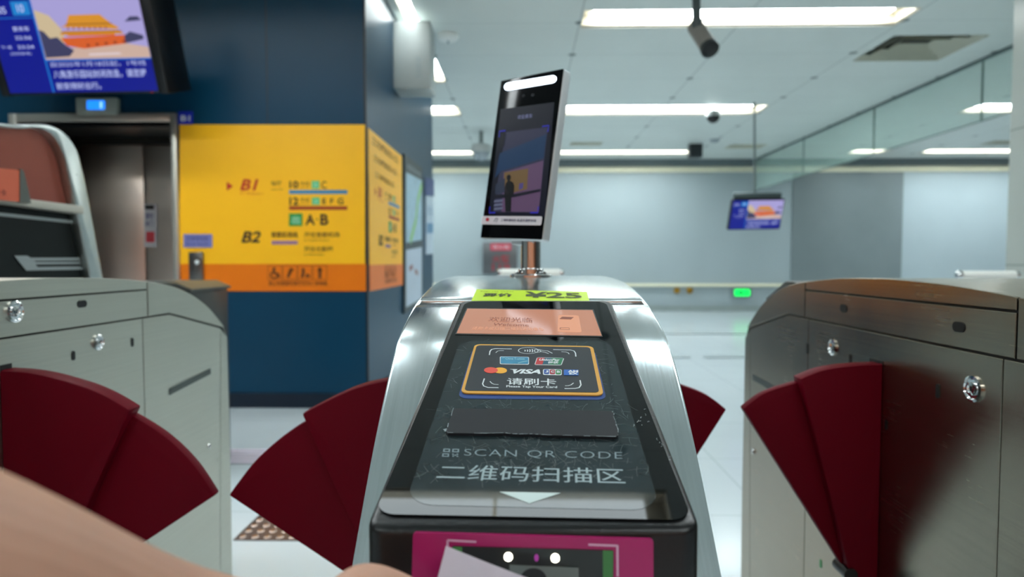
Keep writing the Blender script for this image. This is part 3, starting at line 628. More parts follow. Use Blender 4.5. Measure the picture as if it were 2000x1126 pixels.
# dark box behind the left gate
r = root('dark_bin', (aty(380, 600, 3.2).x, 3.35, 0), 'dark grey box with a sloping lid just behind the left gate', 'box')
a, c = aty(345, 556, 3.1), aty(372, 569, 3.1)
b = B(); prism(b, [(a.x-.3, 3.1, 0), (c.x, 3.1, 0), (c.x, 3.1, c.z), (a.x, 3.1, a.z), (a.x-.3, 3.1, a.z)], (0, .4, 0), .01); finish(b, 'box_body', mat('bin_dark', (58, 60, 58), .4), r)
b = B(); prism(b, [(a.x-.31, 3.09, a.z), (a.x, 3.09, a.z), (c.x+.01, 3.09, c.z), (c.x+.01, 3.09, c.z+.012), (a.x, 3.09, a.z+.012), (a.x-.31, 3.09, a.z+.012)], (0, .42, 0)); finish(b, 'lid', mat('bin_lid', (72, 76, 74), .35), r)

# ---------------------------------------------------------------- arched machine at far left
KX = -1.5
kr = root('service_machine', (KX-.15, 2.0, 0), 'tall silver-arched machine with a brown glossy panel, behind the left gate', 'machine')
K = lambda pts: [atx(px, py, KX) for px, py in pts]
outer = [(-260, 205), (-120, 226), (0, 243), (40, 243), (72, 244), (100, 256), (124, 282), (137, 315), (150, 370), (165, 450), (180, 530), (192, 600)]
inner = [(-260, 212), (-120, 233), (0, 250), (40, 250), (62, 252), (84, 266), (104, 300), (113, 335), (127, 400), (141, 465), (155, 530), (166, 600)]
so = spline(outer, 5); si = spline(inner, 5)
po, pi_ = K(so), K(si)
floor_o = Vector((KX, po[-1].y+.03, 0)); floor_i = Vector((KX, pi_[-1].y+.03, 0))
ring = po+[floor_o, floor_i]+pi_[::-1]
b = B(); prism(b, ring, (.035, 0, 0), .004); finish(b, 'arch_rim', steel('arch_silver', (190, 196, 194), .3, (4, 30, 30), bump=0, rvar=.02), kr)
bodyp = po+[floor_o, Vector((KX, po[0].y, 0))]
b = B(); prism(b, [p+Vector((-.002, 0, 0)) for p in bodyp], (-.3, 0, 0), .004); finish(b, 'machine_body', mat('body_grey', (70, 72, 72), .4, .5), kr)
kp = Plane((KX, 0, 0), (0, 1, 0), (0, 0, 1))
b = B(); prism(b, [Vector((p.x+.0, p.y, p.z)) for p in pi_ if p.z > atx(60, 395, KX).z-.02]+[atx(129, 410, KX), atx(-260, 370, KX)], (.006, 0, 0)); finish(b, 'brown_panel', mat('brown_gloss', (160, 84, 70), .2, .4, var=.1, vscale=3), kr, smooth=0)
b = B(); prism(b, [atx(*p, KX) for p in ((-260, 352), (134, 402), (136, 418), (-260, 366))], (.05, 0, 0), .004); finish(b, 'ledge', mat('ledge_cream', (180, 176, 164), .4), kr)
b = B(); prism(b, [atx(*p, KX) for p in ((-260, 372), (133, 418), (158, 532), (160, 600), (-260, 660))], (.008, 0, 0)); finish(b, 'black_panel', mat('panel_black', (16, 20, 20), .5, spec=.2), kr, smooth=0)
b = B(); polypx(b, kp, ((-200, 394), (134, 430), (135, 436), (-200, 402)), .012)
flat(b, 'pale_line', mat('line_grey', (150, 156, 156), .4, .3), kr)
b = B(); polypx(b, kp, ((20, 499), (46, 499), (52, 503), (150, 503), (151, 508), (28, 509)), .012); polypx(b, kp, ((28, 509), (60, 509), (62, 511), (152, 511), (153, 515), (62, 516), (66, 521), (155, 520), (156, 526), (44, 528)), .012)
flat(b, 'chevron_marks', mat('line_grey', (150, 156, 156), .4, .3), kr)
r = root('orange_card', atx(20, 391, KX+.03), 'small orange card in a grey stand on the ledge of the arched machine', 'card')
op = Plane((KX+.06, 0, 0), (0, 1, 0), (0, 0, 1)); 
b = B(); polypx(b, op, ((-60, 322), (38, 332), (38, 394), (-60, 384)), .0, .004); flat(b, 'card', mat('card_orange', (205, 96, 66), .5), r)
b = B(); polypx(b, op, ((38, 330), (44, 331), (46, 396), (38, 395)), .002, .008); polypx(b, op, ((44, 333), (50, 336), (64, 397), (46, 396)), -.004, .004); flat(b, 'card_stand', mat('stand_grey', (96, 98, 92), .4, .4), r)
b = B(); text(b, op, '请', ((-14, 368), (-2, 369), (-2, 382), (-14, 381)), .001, .01); text(b, op, '卡', ((0, 369), (12, 370), (12, 383), (0, 382)), .001, .01); flat(b, 'lettering', mat('card_ink', (120, 50, 40), .5), r)

# ================================================================ FARE GATES
PROF = [(0, -.030), (.15, -.034), (.30, -.045), (.41, -.060), (.50, -.085), (.58, -.120), (.64, -.158), (.68, -.188)]
def side_top(mid):
    half = spline([(mid+s, 1.1+z) for s, z in PROF], 5); left = [(2*mid-y, z) for y, z in half[::-1]]
    return left[:-1]+half
def ztop(s):
    s = abs(s)
    for (a, za), (c, zc_) in zip(PROF, PROF[1:]):
        if s <= c: return 1.1+za+(zc_-za)*(s-a)/(c-a)
    return 1.1+PROF[-1][1]
def side_gate(fx, sgn, mid, st, label, W=.28):
    """fx: x of the face turned to the middle gate; sgn +1 = face looks to +x"""
    g = root('fare_gate', (fx-sgn*W/2, mid, 0), label, 'ticket gate', 'steel fare gates with red flaps')
    top = side_top(mid); E = .70
    def outline(inset=0): return [(mid-E+inset, 0)]+[(mid-E-.004+inset, .45), (mid-E+inset, top[0][1]-.03)]+[(y, z-inset) for y, z in top]+[(mid+E-inset, top[-1][1]-.03), (mid+E+.004-inset, .45), (mid+E-inset, 0)]
    # core (dark, shows in the seams)
    b = B(); prism(b, [(fx-sgn*.004, y, z) for y, z in outline(.004)], (-sgn*(W-.008), 0, 0)); finish(b, 'inner_frame', M_BLACKM, g, smooth=0)
    # outer shell without the two sides
    b = B(); o1 = outline(0); o2 = outline(.003); prism(b, [(fx-sgn*.0035, y, z) for y, z in o1]+[(fx-sgn*.0035, y, z) for y, z in o2[::-1]], (-sgn*(W-.007), 0, 0), 0); finish(b, 'outer_shell', st, g)
    SE = .31; ZS1, ZS2 = 1.1-.0645, 1.1-.127; gp = .0018
    def panel(nm, yz, th=.0035, bv=.0008):
        b = B(); prism(b, [(fx-sgn*.0035, y, z) for y, z in yz], (sgn*th, 0, 0), bv, 1); return finish(b, nm, st, g)
    mids = [(y, z) for y, z in top if abs(y-mid) < SE]
    panel('lid_panel', [(mid-SE+gp, ZS1+gp)]+[(mid-SE+gp, ztop(SE))]+mids+[(mid+SE-gp, ztop(SE)), (mid+SE-gp, ZS1+gp)])
    panel('upper_strip', [(mid-SE+gp, ZS2+gp), (mid-SE+gp, ZS1-gp), (mid+SE-gp, ZS1-gp), (mid+SE-gp, ZS2+gp)])
    for s in (-1, 1):
        tp = [(y, z) for y, z in top if (y-mid)*s > SE]
        if s < 0: tp = tp[::-1]
        panel('end_cap', [(mid+s*(SE+gp), ZS2+gp), (mid+s*(SE+gp), ztop(SE))]+tp+[(mid+s*.66, ztop(.68)+.004), (mid+s*.40, ZS2+gp+.001)])
        # lower end panel, reaching from the door seam to the end
        panel('end_panel', [(mid+s*(SE-.02), .04), (mid+s*(SE-.02), ZS2-gp), (mid+s*.40, ZS2-gp), (mid+s*.655, ztop(.68)-.001), (mid+s*.62, .04)])
        panel('corner_post', [(mid+s*(.62+.0015), .04), (mid+s*(.655+.0015), ztop(.68)-.002), (mid+s*.695, ztop(.68)-.03), (mid+s*.702, .45), (mid+s*.698, .04)])
    panel('door_panel', [(mid-SE+.02+gp, .04), (mid-SE+.02+gp, ZS2-gp), (mid+SE-.02-gp, ZS2-gp), (mid+SE-.02-gp, .04)])
    b = B(); box(b, (fx-W*sgn if sgn > 0 else fx, mid-E+.01, 0), (fx if sgn > 0 else fx-W*sgn, mid+E-.01, .035)); finish(b, 'plinth', mat('plinth_dark', (48, 50, 50), .4, .6), g)
    # opposite side plain
    b = B(); prism(b, [(fx-sgn*(W-.0035), y, z) for y, z in outline(0)], (-sgn*.0035, 0, 0), .0008, 1); finish(b, 'back_panel', st, g)
    return g
def oval(bm, c, hw, hh, ax, th, up=(0, 0, 1)):
    ax = Vector(ax); U = Vector(up).cross(ax).normalized(); V = Vector(up)
    pts = []
    r = min(hw, hh)
    for i in range(24):
        a = 2*math.pi*i/24; cx, cy = math.cos(a)*r, math.sin(a)*r
        cx += (hw-r)*(1 if cx > 0 else -1); cy += (hh-r)*(1 if cy > 0 else -1)
        pts.append(Vector(c)+U*cx+V*cy)
    prism(bm, pts, ax*th)
def lock(g, c, sgn, rad):
    ax = (sgn, 0, 0); b = B(); lathe(b, c, ax, ((rad, 0), (rad, .003), (rad*.82, .0045), (rad*.72, .002), (rad*.5, .002), (rad*.48, .006), (rad*.3, .0065), (rad*.22, .004), (0, .004)), 32)
    o = finish(b, 'lock', M_CHROME, g)
    b = B(); oval(b, Vector(c)+Vector((sgn*.004, 0, 0)), rad*.05, rad*.2, ax, .0006); finish(b, 'keyhole', M_BLACKM, o, smooth=0)
def sector(bm, P, r, a0, a1, y0, y1, inner=.03, bv=.004, n=24):
    pts = [(P[0]+inner*math.cos(a0), y0, P[1]+inner*math.sin(a0))]
    pts += [(P[0]+r*math.cos(a0+(a1-a0)*i/n), y0, P[1]+r*math.sin(a0+(a1-a0)*i/n)) for i in range(n+1)]
    pts += [(P[0]+inner*math.cos(a1), y0, P[1]+inner*math.sin(a1))]
    prism(bm, pts, (0, y1-y0, 0), bv, 2, 30)
def flap(g, piv, tip_arc, root_arc, root_end, yf, hub=.012):
    """outlines given as pixels on the vertical plane y=yf; the root panel lies in front of the tip panel"""
    def pan(nm, px, ya, yb, arc):
        P = [aty(*p, yf) for p in px]; P = [Vector((p.x, ya, p.z)) for p in P]
        b = B(); prism(b, P, (0, yb-ya, 0), .004, 2, 30); return finish(b, nm, M_RED, g)
    ta = spline(tip_arc, 8); ra = spline(root_arc, 8)
    pan('flap_tip_panel', [piv]+ta, yf+.002, yf+.022, ta)
    pan('flap_root_panel', [piv]+ra+root_end, yf-.018, yf+.016, ra)
    P = aty(*piv, yf)
    b = B(); tube(b, (P.x, yf-.021, P.z), (P.x, yf+.025, P.z), hub); finish(b, 'flap_hub', M_BLACK, g)

# ---- left gate
LX = -.86; LM = 1.13
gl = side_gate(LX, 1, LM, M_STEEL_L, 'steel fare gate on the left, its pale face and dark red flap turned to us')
def fset(g, X, sgn, items):
    for kind, px, py, a, c in items:
        p = atx(px, py, X); p = Vector((X, p.y, p.z))
        if kind == 'lock': lock(g, p, sgn, a)
        else:
            b = B(); oval(b, p, a, c, (sgn, 0, 0), .0012); finish(b, kind, M_BLACKM, g, smooth=0)
fset(gl, LX, 1, [('lock', 28, 608, .0185, 0), ('lock', 191, 668, .016, 0), ('finger_slot', 160, 593, .013, .007, ), ('key_slot', 143, 694, .0045, .009), ('key_slot', 258, 668, .0045, .0095), ('lock', 407, 870, .007, 0)])
b = B(); gp_ = Plane((LX, 0, 0), (0, 1, 0), (0, 0, 1)); stroke(b, gp_, [(330, 765), (411, 724)], .016, .0012); flat(b, 'ticket_slot', mat('slot_grey', (78, 84, 80), .4, .5), gl)
b = B(); yf = 1.043; p = atx(4, 711, LX); box(b, (LX, yf-.018, .3), (LX+.001, yf+.006, p.z-.001)); finish(b, 'flap_slit', M_BLACKM, gl, smooth=0)
flap(gl, (93, 1184), [(418, 968), (377, 907), (323, 854), (258, 812), (200, 785)], [(266, 795), (215, 766), (161, 745), (81, 725), (0, 719), (-60, 722)], [(-60, 1100), (20, 1184)], yf)

# ---- right gate
RX = .63; RM = 1.14
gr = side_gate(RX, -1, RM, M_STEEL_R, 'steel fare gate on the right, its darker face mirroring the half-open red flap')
fset(gr, RX, -1, [('lock', 1902, 759, .0185, 0), ('lock', 1627, 678, .0165, 0), ('finger_slot', 1873, 638, .013, .0075), ('finger_slot', 1648, 602, .013, .0075), ('key_slot', 1832, 763, .0045, .011), ('key_slot', 1577, 680, .0045, .0115), ('key_slot', 1731, 829, .0035, .009), ('key_slot', 1660, 703, .0045, .0115), ('lock', 1472, 881, .008, 0)])
b = B(); gp2 = Plane((RX, 0, 0), (0, -1, 0), (0, 0, 1)); stroke(b, gp2, [(1471, 736), (1514, 760)], .016, .0012); flat(b, 'ticket_slot', mat('slot_grey', (78, 84, 80), .4, .5), gr)
yr = 1.15; b = B(); p = atx(1712, 706, RX); box(b, (RX-.001, yr-.018, .3), (RX, yr+.024, p.z+.004)); finish(b, 'flap_slit', M_BLACKM, gr, smooth=0)
b = B(); p = atx(1603, 1100, RX); oval(b, p, .004, .009, (-1, 0, 0), .001); finish(b, 'green_indicator', glow('ind_green', (20, 120, 60), .6), gr)
flap(gr, (1651, 1112), [(1452, 798), (1494, 768), (1558, 747), (1600, 740)], [(1556, 736), (1601, 719), (1655, 711), (1714, 708), (1740, 708)], [(1740, 1160), (1665, 1160)], yr)
# black reader at the far end of the right gate
b = B(); P = [(RX+.05, 1.62), (RX+.05, 1.90)]
zt = lambda y: ztop(y-RM)
prism(b, [(RX+.035, 1.55, zt(1.55)-.01), (RX+.035, 1.60, 1.1-.050), (RX+.035, 1.65, 1.1-.050), (RX+.035, 1.78, 1.1-.100), (RX+.035, 1.78, zt(1.78)-.03)], (.20, 0, 0), .005); finish(b, 'far_reader', M_BLACK, gr)

# ---- middle gate
CW = .28; CC = .008
g = root('fare_gate', (CC, 1.14, 0), 'steel fare gate in the middle with the black card and code reader facing us', 'ticket gate', 'steel fare gates with red flaps')
near = [(.430, -.345), (.434, -.300), (.446, -.268), (.476, -.2346), (.506, -.204), (.5426, -.169), (.583, -.135), (.636, -.0967), (.684, -.0735), (.773, -.0515), (.88, -.037), (1.0, -.029), (1.14, -.027)]
ns = spline(near, 5); full = [(y, 1.1+z) for y, z in ns]+[(2.28-y, 1.1+z) for y, z in ns[::-1][1:]]
x0, x1 = CC-CW/2, CC+CW/2
def shell(nm, pts, dz=.0, th=.02, bv=.003, wx=0):
    b = B(); low = []
    for i, (y, z) in enumerate(pts):
        a = pts[max(i-1, 0)]; c = pts[min(i+1, len(pts)-1)]; t = Vector((c[0]-a[0], c[1]-a[1])).normalized(); n_ = Vector((t.y, -t.x)); low.append((y+n_.x*th, z+n_.y*th))
    prism(b, [(x0-wx, y, z) for y, z in pts]+[(x0-wx, y, z) for y, z in low[::-1]], (CW+2*wx, 0, 0), bv, 2, 50); return finish(b, nm, M_STEEL_C, g)
b = B(); core = [(y, z-.004) for y, z in full if y > .445 and y < 1.835]
prism(b, [(x0+.003, .436, 0)]+[(x0+.003, .436, .75)]+[(x0+.003, y, z) for y, z in core]+[(x0+.003, 1.844, .75), (x0+.003, 1.844, 0)], (CW-.006, 0, 0), 0); finish(b, 'inner_frame', M_BLACKM, g, smooth=0)
shell('end_cap', [p for p in full if p[0] < .778]); shell('end_cap', [p for p in full if p[0] > 1.5])
shell('lid', [p for p in full if .779 < p[0] < 1.5])
for sx in (x0, x1-.0035):
    b = B(); prism(b, [(sx, .432, .04), (sx, .432, .75)]+[(sx, y, z-.001) for y, z in full]+[(sx, 1.848, .75), (sx, 1.848, .04)], (.0035, 0, 0), 0); finish(b, 'side_panel', M_STEEL_C, g)
b = B(); box(b, (x0, .429, .04), (x1, .433, .76)); box(b, (x0, 1.847, .04), (x1, 1.851, .76)); finish(b, 'end_panel', M_STEEL_C, g)
b = B(); box(b, (x0+.01, .445, 0), (x1-.01, 1.835, .04)); finish(b, 'plinth', mat('plinth_dark', (48, 50, 50), .4, .6), g)
flap(g, (769, 1184), [(445, 968), (493, 905), (545, 857), (597, 822), (650, 800)], [(596, 803), (651, 774), (702, 752), (755, 739), (830, 730), (930, 740)], [(930, 1184)], 1.06)
# right flap of the middle gate
flap(g, (1221, 1112), [(1420, 800), (1378, 770), (1314, 747), (1272, 740)], [(1316, 736), (1271, 719), (1217, 711), (1160, 708)], [(1160, 1112)], 1.15)

# reader on the near end
RS = .94
nearP, farP = Vector((CC, .413*RS, 1.1-.1665*RS)), Vector((CC, .79*RS, 1.1-.0505*RS))
V_ = (farP-nearP).normalized(); rp = Plane(nearP, (1, 0, 0), V_)
hq = quad(rp, ((899, 585), (1194, 585), (1372, 1033), (711, 1033)))
b = B(); top_ = rr(rp, hq, .012)
bt = [rp.P(q, 0) for q in top_]; bb = B()
# wedge: top on the sloping plane, bottom sunk in the metal / vertical front
va = [bb.verts.new(p) for p in bt]
vb = [bb.verts.new(Vector((p.x, p.y, (p.z-.04 if p.y > .56 else 1.1-.40)))) for p in bt]
bb.faces.new(va); bb.faces.new(vb[::-1])
for i in range(len(va)): j = (i+1) % len(va); bb.faces.new((va[i], va[j], vb[j], vb[i]))
bmesh.ops.recalc_face_normals(bb, faces=bb.faces); bevel(bb, .004, 3, 50); merge(b, bb)
finish(b, 'reader_housing', M_BLACK, g, smooth=45)
H = .0016
M_RGLASS = mat('reader_glass', (4, 6, 8), .02, var=.1, spec=.5, ior=1.45)
b = B(); face_poly(b, rp, rr(rp, quad(rp, ((909, 591), (1183, 591), (1353, 1019), (731, 1007))), .012, 8), H, .003); finish(b, 'reader_glass', M_RGLASS, g, smooth=0)
b = B(); face_poly(b, rp, rr(rp, quad(rp, ((898, 668), (1192, 668), (1290, 1001), (791, 989))), .018, 8), H+.0002, .0003); finish(b, 'reading_field', mat('field_grey', (40, 50, 53), .035, var=.2, vscale=30, spec=.6, ior=1.45), g, smooth=0)
h = H+.0005
c7_ = lambda x, y: (640+x/2.564, 780+y/2.564)
# scratches
b = B()
random.seed(3)
for i in range(900):
    py = 665+ (random.random()**.8)*300; t = (py-600)/420; px = 1045+random.gauss(0, 1)*(90+70*t)
    if not (900-t*110+8 < px < 1185+t*110-8) or py > 940: continue
    u = rp.uv(px, py); a = random.uniform(0, 6.28); L_ = random.uniform(.002, .013); cv = random.uniform(-60, 60)
    P = []
    for k in range(5): P.append(Vector((u.x, u.y))); u = u+Vector((math.cos(a), math.sin(a)))*L_/4; a += cv*L_/4
    stroke(b, rp, P, random.uniform(.00007, .00018), h, px=False)
o = flat(b, 'scratches', mat('scratch', (150, 160, 160), .5, alpha=.55), g); o['kind'] = 'stuff'
b = B(); rnd = random.Random(11)
for k in range(16):
    x, y = rnd.choice(((1665, 235), (1645, 200), (1590, 110), (1548, 125), (1580, 60), (1700, 300), (1850, 280)))
    x += rnd.gauss(0, 14); y += rnd.gauss(0, 14); a = rnd.uniform(0, 6.3); L_ = rnd.uniform(3, 10)
    stroke(b, rp, [c7_(x, y), c7_(x+L_*math.cos(a), y+L_*math.sin(a)), c7_(x+L_*math.cos(a+.5)*1.5, y+L_*math.sin(a+.5)*1.5)], rnd.uniform(.0003, .0007), h)
o = flat(b, 'edge_chips', mat('chip_grey', (150, 158, 158), .5, alpha=.7), g); o['kind'] = 'stuff'
# display
dsp = ((913, 606), (1157, 609), (1175, 659), (892, 654))
b = B(); rrect(b, rp, ((911, 604), (1159, 607), (1177, 661), (889, 656)), h, 0); flat(b, 'display_bezel', mat('bezel_grey', (70, 74, 74), .3, .5), g)
b = B(); rrect(b, rp, dsp, h+.0003, 0); sc_ = finish(b, 'reader_display', mat('lcd_orange', (20, 14, 12), .1, emit=(214, 152, 124), es=.8, var=0, spec=.8), g, smooth=0)
b = B(); text(b, rp, '欢迎光临', ((957, 623), (1039, 625), (1040, 634), (953, 632)), h+.0008); text(b, rp, 'Welcome', ((965, 635), (1032, 637), (1033, 642), (962, 640)), h+.0008)
flat(b, 'dark_lettering', glow('lcd_ink', (150, 92, 74), .8), sc_)
b = B(); text(b, rp, '请刷卡或扫描二维码进站乘车', ((925, 642), (1060, 644), (1064, 650), (920, 648)), h+.0008); 
rrect(b, rp, ((1090, 619), (1130, 620), (1136, 653), (1089, 652)), h+.0006, .003)
flat(b, 'pale_marks', glow('lcd_pale', (234, 166, 130), .9), sc_)
b = B(); polypx(b, rp, ((1098, 623), (1120, 624), (1115, 628), (1093, 627)), h+.001); stroke(b, rp, [(1094, 645), (1111, 645), (1112, 649), (1094, 648), (1094, 645)], .001, h+.001); flat(b, 'card_icon', glow('lcd_ink', (110, 62, 50), .8), sc_)

# card sticker
c6 = lambda x, y: (840+x/4.545, 570+y/4.545)
def q6(x0, y0, x1, y1, sk=.016): return tuple(c6(x, y+(x-880)*sk) for x, y in ((x0, y0), (x1, y0), (x1, y1), (x0, y1)))
b = B(); face_poly(b, rp, rr(rp, quad(rp, ((c6(378, 520)), c6(1462, 535), c6(1566, 975), c6(247, 962))), .008), h, .0003); flat(b, 'blue_backing', mat('sticker_blue', (22, 62, 128), .35), g)
b = B(); face_poly(b, rp, rr(rp, quad(rp, (c6(398, 490), c6(1445, 508), c6(1540, 946), c6(272, 926))), .006), h+.0014, .0012)
st = finish(b, 'card_sticker', mat('sticker_gold', (216, 158, 60), .4, var=.05), g, smooth=0)
b = B(); face_poly(b, rp, rr(rp, quad(rp, (c6(416, 502), c6(1418, 520), c6(1500, 925), c6(305, 908))), .004), h+.0017, .0004); flat(b, 'dark_face', mat('sticker_dark', (36, 40, 46), .32, var=.05), st)
hs = h+.0019
b = B()
for pl_, wd in (([(527, 592), (533, 558), (548, 541), (580, 535), (725, 538)], .0011), ([(583, 572), (600, 557), (620, 553), (655, 553)], .0008),
        ([(1092, 543), (1245, 547), (1277, 556), (1290, 575), (1293, 606)], .0011), ([(1165, 562), (1205, 565), (1225, 572), (1234, 584)], .0008),
        ([(483, 803), (467, 850), (478, 871), (515, 883), (608, 885)], .0011), ([(532, 828), (548, 845), (570, 855), (607, 857)], .0008),
        ([(1330, 818), (1338, 860), (1322, 884), (1285, 892), (1193, 893)], .0011), ([(1273, 842), (1250, 860), (1225, 867), (1198, 868)], .0008)):
    stroke(b, rp, [c6(*p) for p in pl_], wd, hs)
flat(b, 'corner_marks', M_WHITE, st)
b = B(); stroke(b, rp, [c6(872+88*math.cos(t*.262), 552+28*math.sin(t*.262)) for t in range(25)], .0007, hs)
for k in range(4): stroke(b, rp, [c6(838+k*20+(6+k*2)*math.cos(t), 553+(8+k*3)*math.sin(t)) for t in (-1, -.6, -.2, .2, .6, 1)], .0010, hs)
for pl_ in ([(930, 543), (965, 542), (1000, 552), (1045, 556), (1085, 577)], [(925, 560), (950, 570), (985, 562), (1020, 568), (1052, 580)], [(930, 543), (925, 560)], [(948, 548), (975, 552), (985, 562)]): stroke(b, rp, [c6(*p) for p in pl_], .0008, hs)
flat(b, 'tap_hand_symbol', M_WHITE, st)
b = B(); text(b, rp, '请刷卡', q6(683, 801, 1118, 860), hs, .008); text(b, rp, 'Please Tap Your Card', q6(677, 866, 1127, 890), hs, .02); flat(b, 'white_lettering', M_WHITE, st)
b = B(); text(b, rp, 'VISA', q6(735, 720, 980, 760), hs, .04, .35); polypx(b, rp, [c6(710, 718), c6(775, 719), c6(765, 730), c6(735, 724)], hs); flat(b, 'white_wordmark', M_WHITE, st)
b = B(); disc(b, rp, q6(563, 708, 683, 760), hs); flat(b, 'yellow_disc', mat('disc_yellow', (236, 170, 50), .4), st)
b = B(); disc(b, rp, q6(480, 708, 602, 760), hs+.0001); flat(b, 'red_disc', mat('disc_red', (220, 76, 60), .4), st)
b = B(); rrect(b, rp, q6(620, 609, 878, 678), hs, .002); rrect(b, rp, (c6(948, 613), c6(1190, 619), c6(1165, 684), c6(926, 680)), hs, .002); rrect(b, rp, q6(1002, 716, 1168, 768), hs, .002); flat(b, 'white_card_edges', M_WHITE, st)
b = B(); rrect(b, rp, q6(627, 614, 872, 673), hs+.0003, .0015); flat(b, 'blue_card', mat('card_teal', (50, 130, 165), .4, var=.2, vscale=60), st)
b = B(); text(b, rp, 'China T-union', q6(670, 622, 840, 640), hs+.0005, .01); stroke(b, rp, [c6(640, 625), c6(655, 618), c6(665, 622)], .0008, hs+.0005); stroke(b, rp, [c6(780, 668), c6(830, 655), c6(865, 650)], .001, hs+.0005); flat(b, 'card_marks', mat('teal_pale', (150, 200, 205), .4), st)
for nm, mt_, (l0, l1) in (('red_stripe', mat('stripe_red', (190, 50, 52), .4), (0, .28)), ('navy_stripe', mat('stripe_navy', (30, 90, 110), .4), (.28, .55)), ('green_stripe', mat('stripe_green', (30, 120, 80), .4), (.55, 1))):
    q = quad(rp, (c6(953, 618), c6(1182, 623), c6(1160, 679), c6(934, 676))); b = B(); face_poly(b, rp, [q(l0, 0), q(l1, 0), q(l1, 1), q(l0, 1)], hs+.0003); flat(b, nm, mt_, st)
b = B(); text(b, rp, 'UnionPay', q6(968, 627, 1152, 652), hs+.0006, .03, .3); text(b, rp, '银联', q6(1045, 650, 1140, 672), hs+.0006, .02, .2); flat(b, 'striped_card_lettering', M_WHITE, st)
for k, (nm, c_) in enumerate((('blue_block', (40, 80, 160)), ('red_block', (170, 50, 60)), ('green_block', (40, 130, 60)))):
    x = 1010+k*52; b = B(); rrect(b, rp, q6(x, 722, x+47, 762), hs+.0003, .0015); flat(b, nm, mat(nm, c_, .4), st)
b = B()
for k, ch in enumerate('JCB'): text(b, rp, ch, q6(1020+k*52, 733, 1049+k*52, 753), hs+.0006, .04)
text(b, rp, 'AM', q6(1222, 727, 1313, 746), hs+.0006, .04); text(b, rp, 'EX', q6(1235, 747, 1312, 766), hs+.0006, .04)
flat(b, 'network_lettering', M_WHITE, st)
b = B(); rrect(b, rp, q6(1187, 720, 1316, 769), hs+.0003, 0); flat(b, 'blue_square', mat('square_blue', (30, 96, 180), .4), st)

# dark cover strip with torn edges
c7 = lambda x, y: (640+x/2.564, 780+y/2.564)
b = B(); tp = [(632, 66), (700, 68), (900, 70), (1100, 76), (1300, 78), (1423, 82), (1432, 95), (1430, 110), (1440, 130), (1443, 150), (1452, 170), (1455, 200), (1440, 211)]
bt_ = [(1250, 206), (1100, 202), (1010, 197), (950, 198), (880, 192), (760, 194), (604, 191), (594, 182)]
outl = [c7(*p) for p in tp+bt_]
face_poly(b, rp, [rp.uv(*p) for p in outl], h+.0022, .0022); cs = finish(b, 'cover_strip', mat('tape_black', (34, 36, 40), .5, var=.06, vscale=40, spec=.25), g, smooth=0)
b = B(); rnd = random.Random(5)
edge = [c7(*p) for p in tp[5:]+bt_+[tp[0]]]
for p, q in zip(edge, edge[1:]):
    n_ = 6
    for k in range(n_):
        if rnd.random() < .45: continue
        P = [(p[0]+(q[0]-p[0])*(k+t)/n_+rnd.uniform(-.5, .5), p[1]+(q[1]-p[1])*(k+t)/n_+rnd.uniform(-.4, .4)) for t in (0, .5, 1)]
        stroke(b, rp, P, rnd.uniform(.0002, .0006), h+.0024)
stroke(b, rp, [c7(582, 165), c7(596, 158), c7(590, 172)], .002, h+.0003)
flat(b, 'frayed_edge', M_GREYP, cs)

# scan area lettering
b = B(); text(b, rp, 'SCAN QR CODE', (c7(686, 259), c7(1474, 275), c7(1475, 315), c7(683, 298)), h, -.012, 0, 1.12)
for (x, y) in ((580, 257), (625, 258), (575, 281)):
    q = quad(rp, (c7(x, y), c7(x+34, y+.6), c7(x+33, y+17.6), c7(x-2, y+17)))
    for (a0, b0, a1, b1) in ((0, 0, 1, .25), (0, .75, 1, 1), (0, 0, .2, 1), (.8, 0, 1, 1)): face_poly(b, rp, [q(a0, b0), q(a1, b0), q(a1, b1), q(a0, b1)], h, .0001)
q = quad(rp, (c7(622, 281), c7(656, 282), c7(656, 299), c7(621, 298)))
for a0, b0 in ((.05, .6), (.4, .35), (.7, .65), (.1, .05), (.7, .05)): face_poly(b, rp, [q(a0, b0), q(a0+.25, b0), q(a0+.25, b0+.3), q(a0, b0+.3)], h, .0001)
flat(b, 'scan_lettering', mat('letter_steel', (122, 140, 146), .45), g)
b = B(); text(b, rp, '二维码扫描区', (c7(566, 336), c7(1480, 358), c7(1492, 434), c7(541, 412)), h, .0); flat(b, 'scan_lettering', mat('letter_pale', (150, 168, 172), .45), g)
b = B(); polypx(b, rp, [c7(862, 474), c7(1165, 480), c7(1010, 532)], h); flat(b, 'down_arrow', mat('arrow_pale', (196, 212, 210), .45), g)

# green price sticker beyond the reader
lp = Plane((CC, .80, 1.1-.0475+.0012), (1, 0, 0), (0, .2, .028))
b = B(); face_poly(b, lp, rr(lp, quad(lp, ((931, 566), (1146, 571), (1152, 592), (920, 590))), .002), .0012, .0006); gs = finish(b, 'price_sticker', mat('sticker_lime', (196, 228, 40), .4), g, smooth=0)
c8 = lambda x, y: (900+x/7.143, 520+y/7.143)
b = B(); text(b, lp, '票价', (c8(320, 388), c8(720, 390), c8(718, 440), c8(300, 438)), .0016, .03); text(b, lp, '¥25', (c8(900, 365), c8(1660, 385), c8(1700, 460), c8(870, 450)), .0016, .03)
text(b, lp, 'Express ticket', (c8(280, 358), c8(740, 362), c8(738, 374), c8(276, 370)), .0016); flat(b, 'dark_lettering', mat('ink_olive', (60, 72, 30), .6), gs)

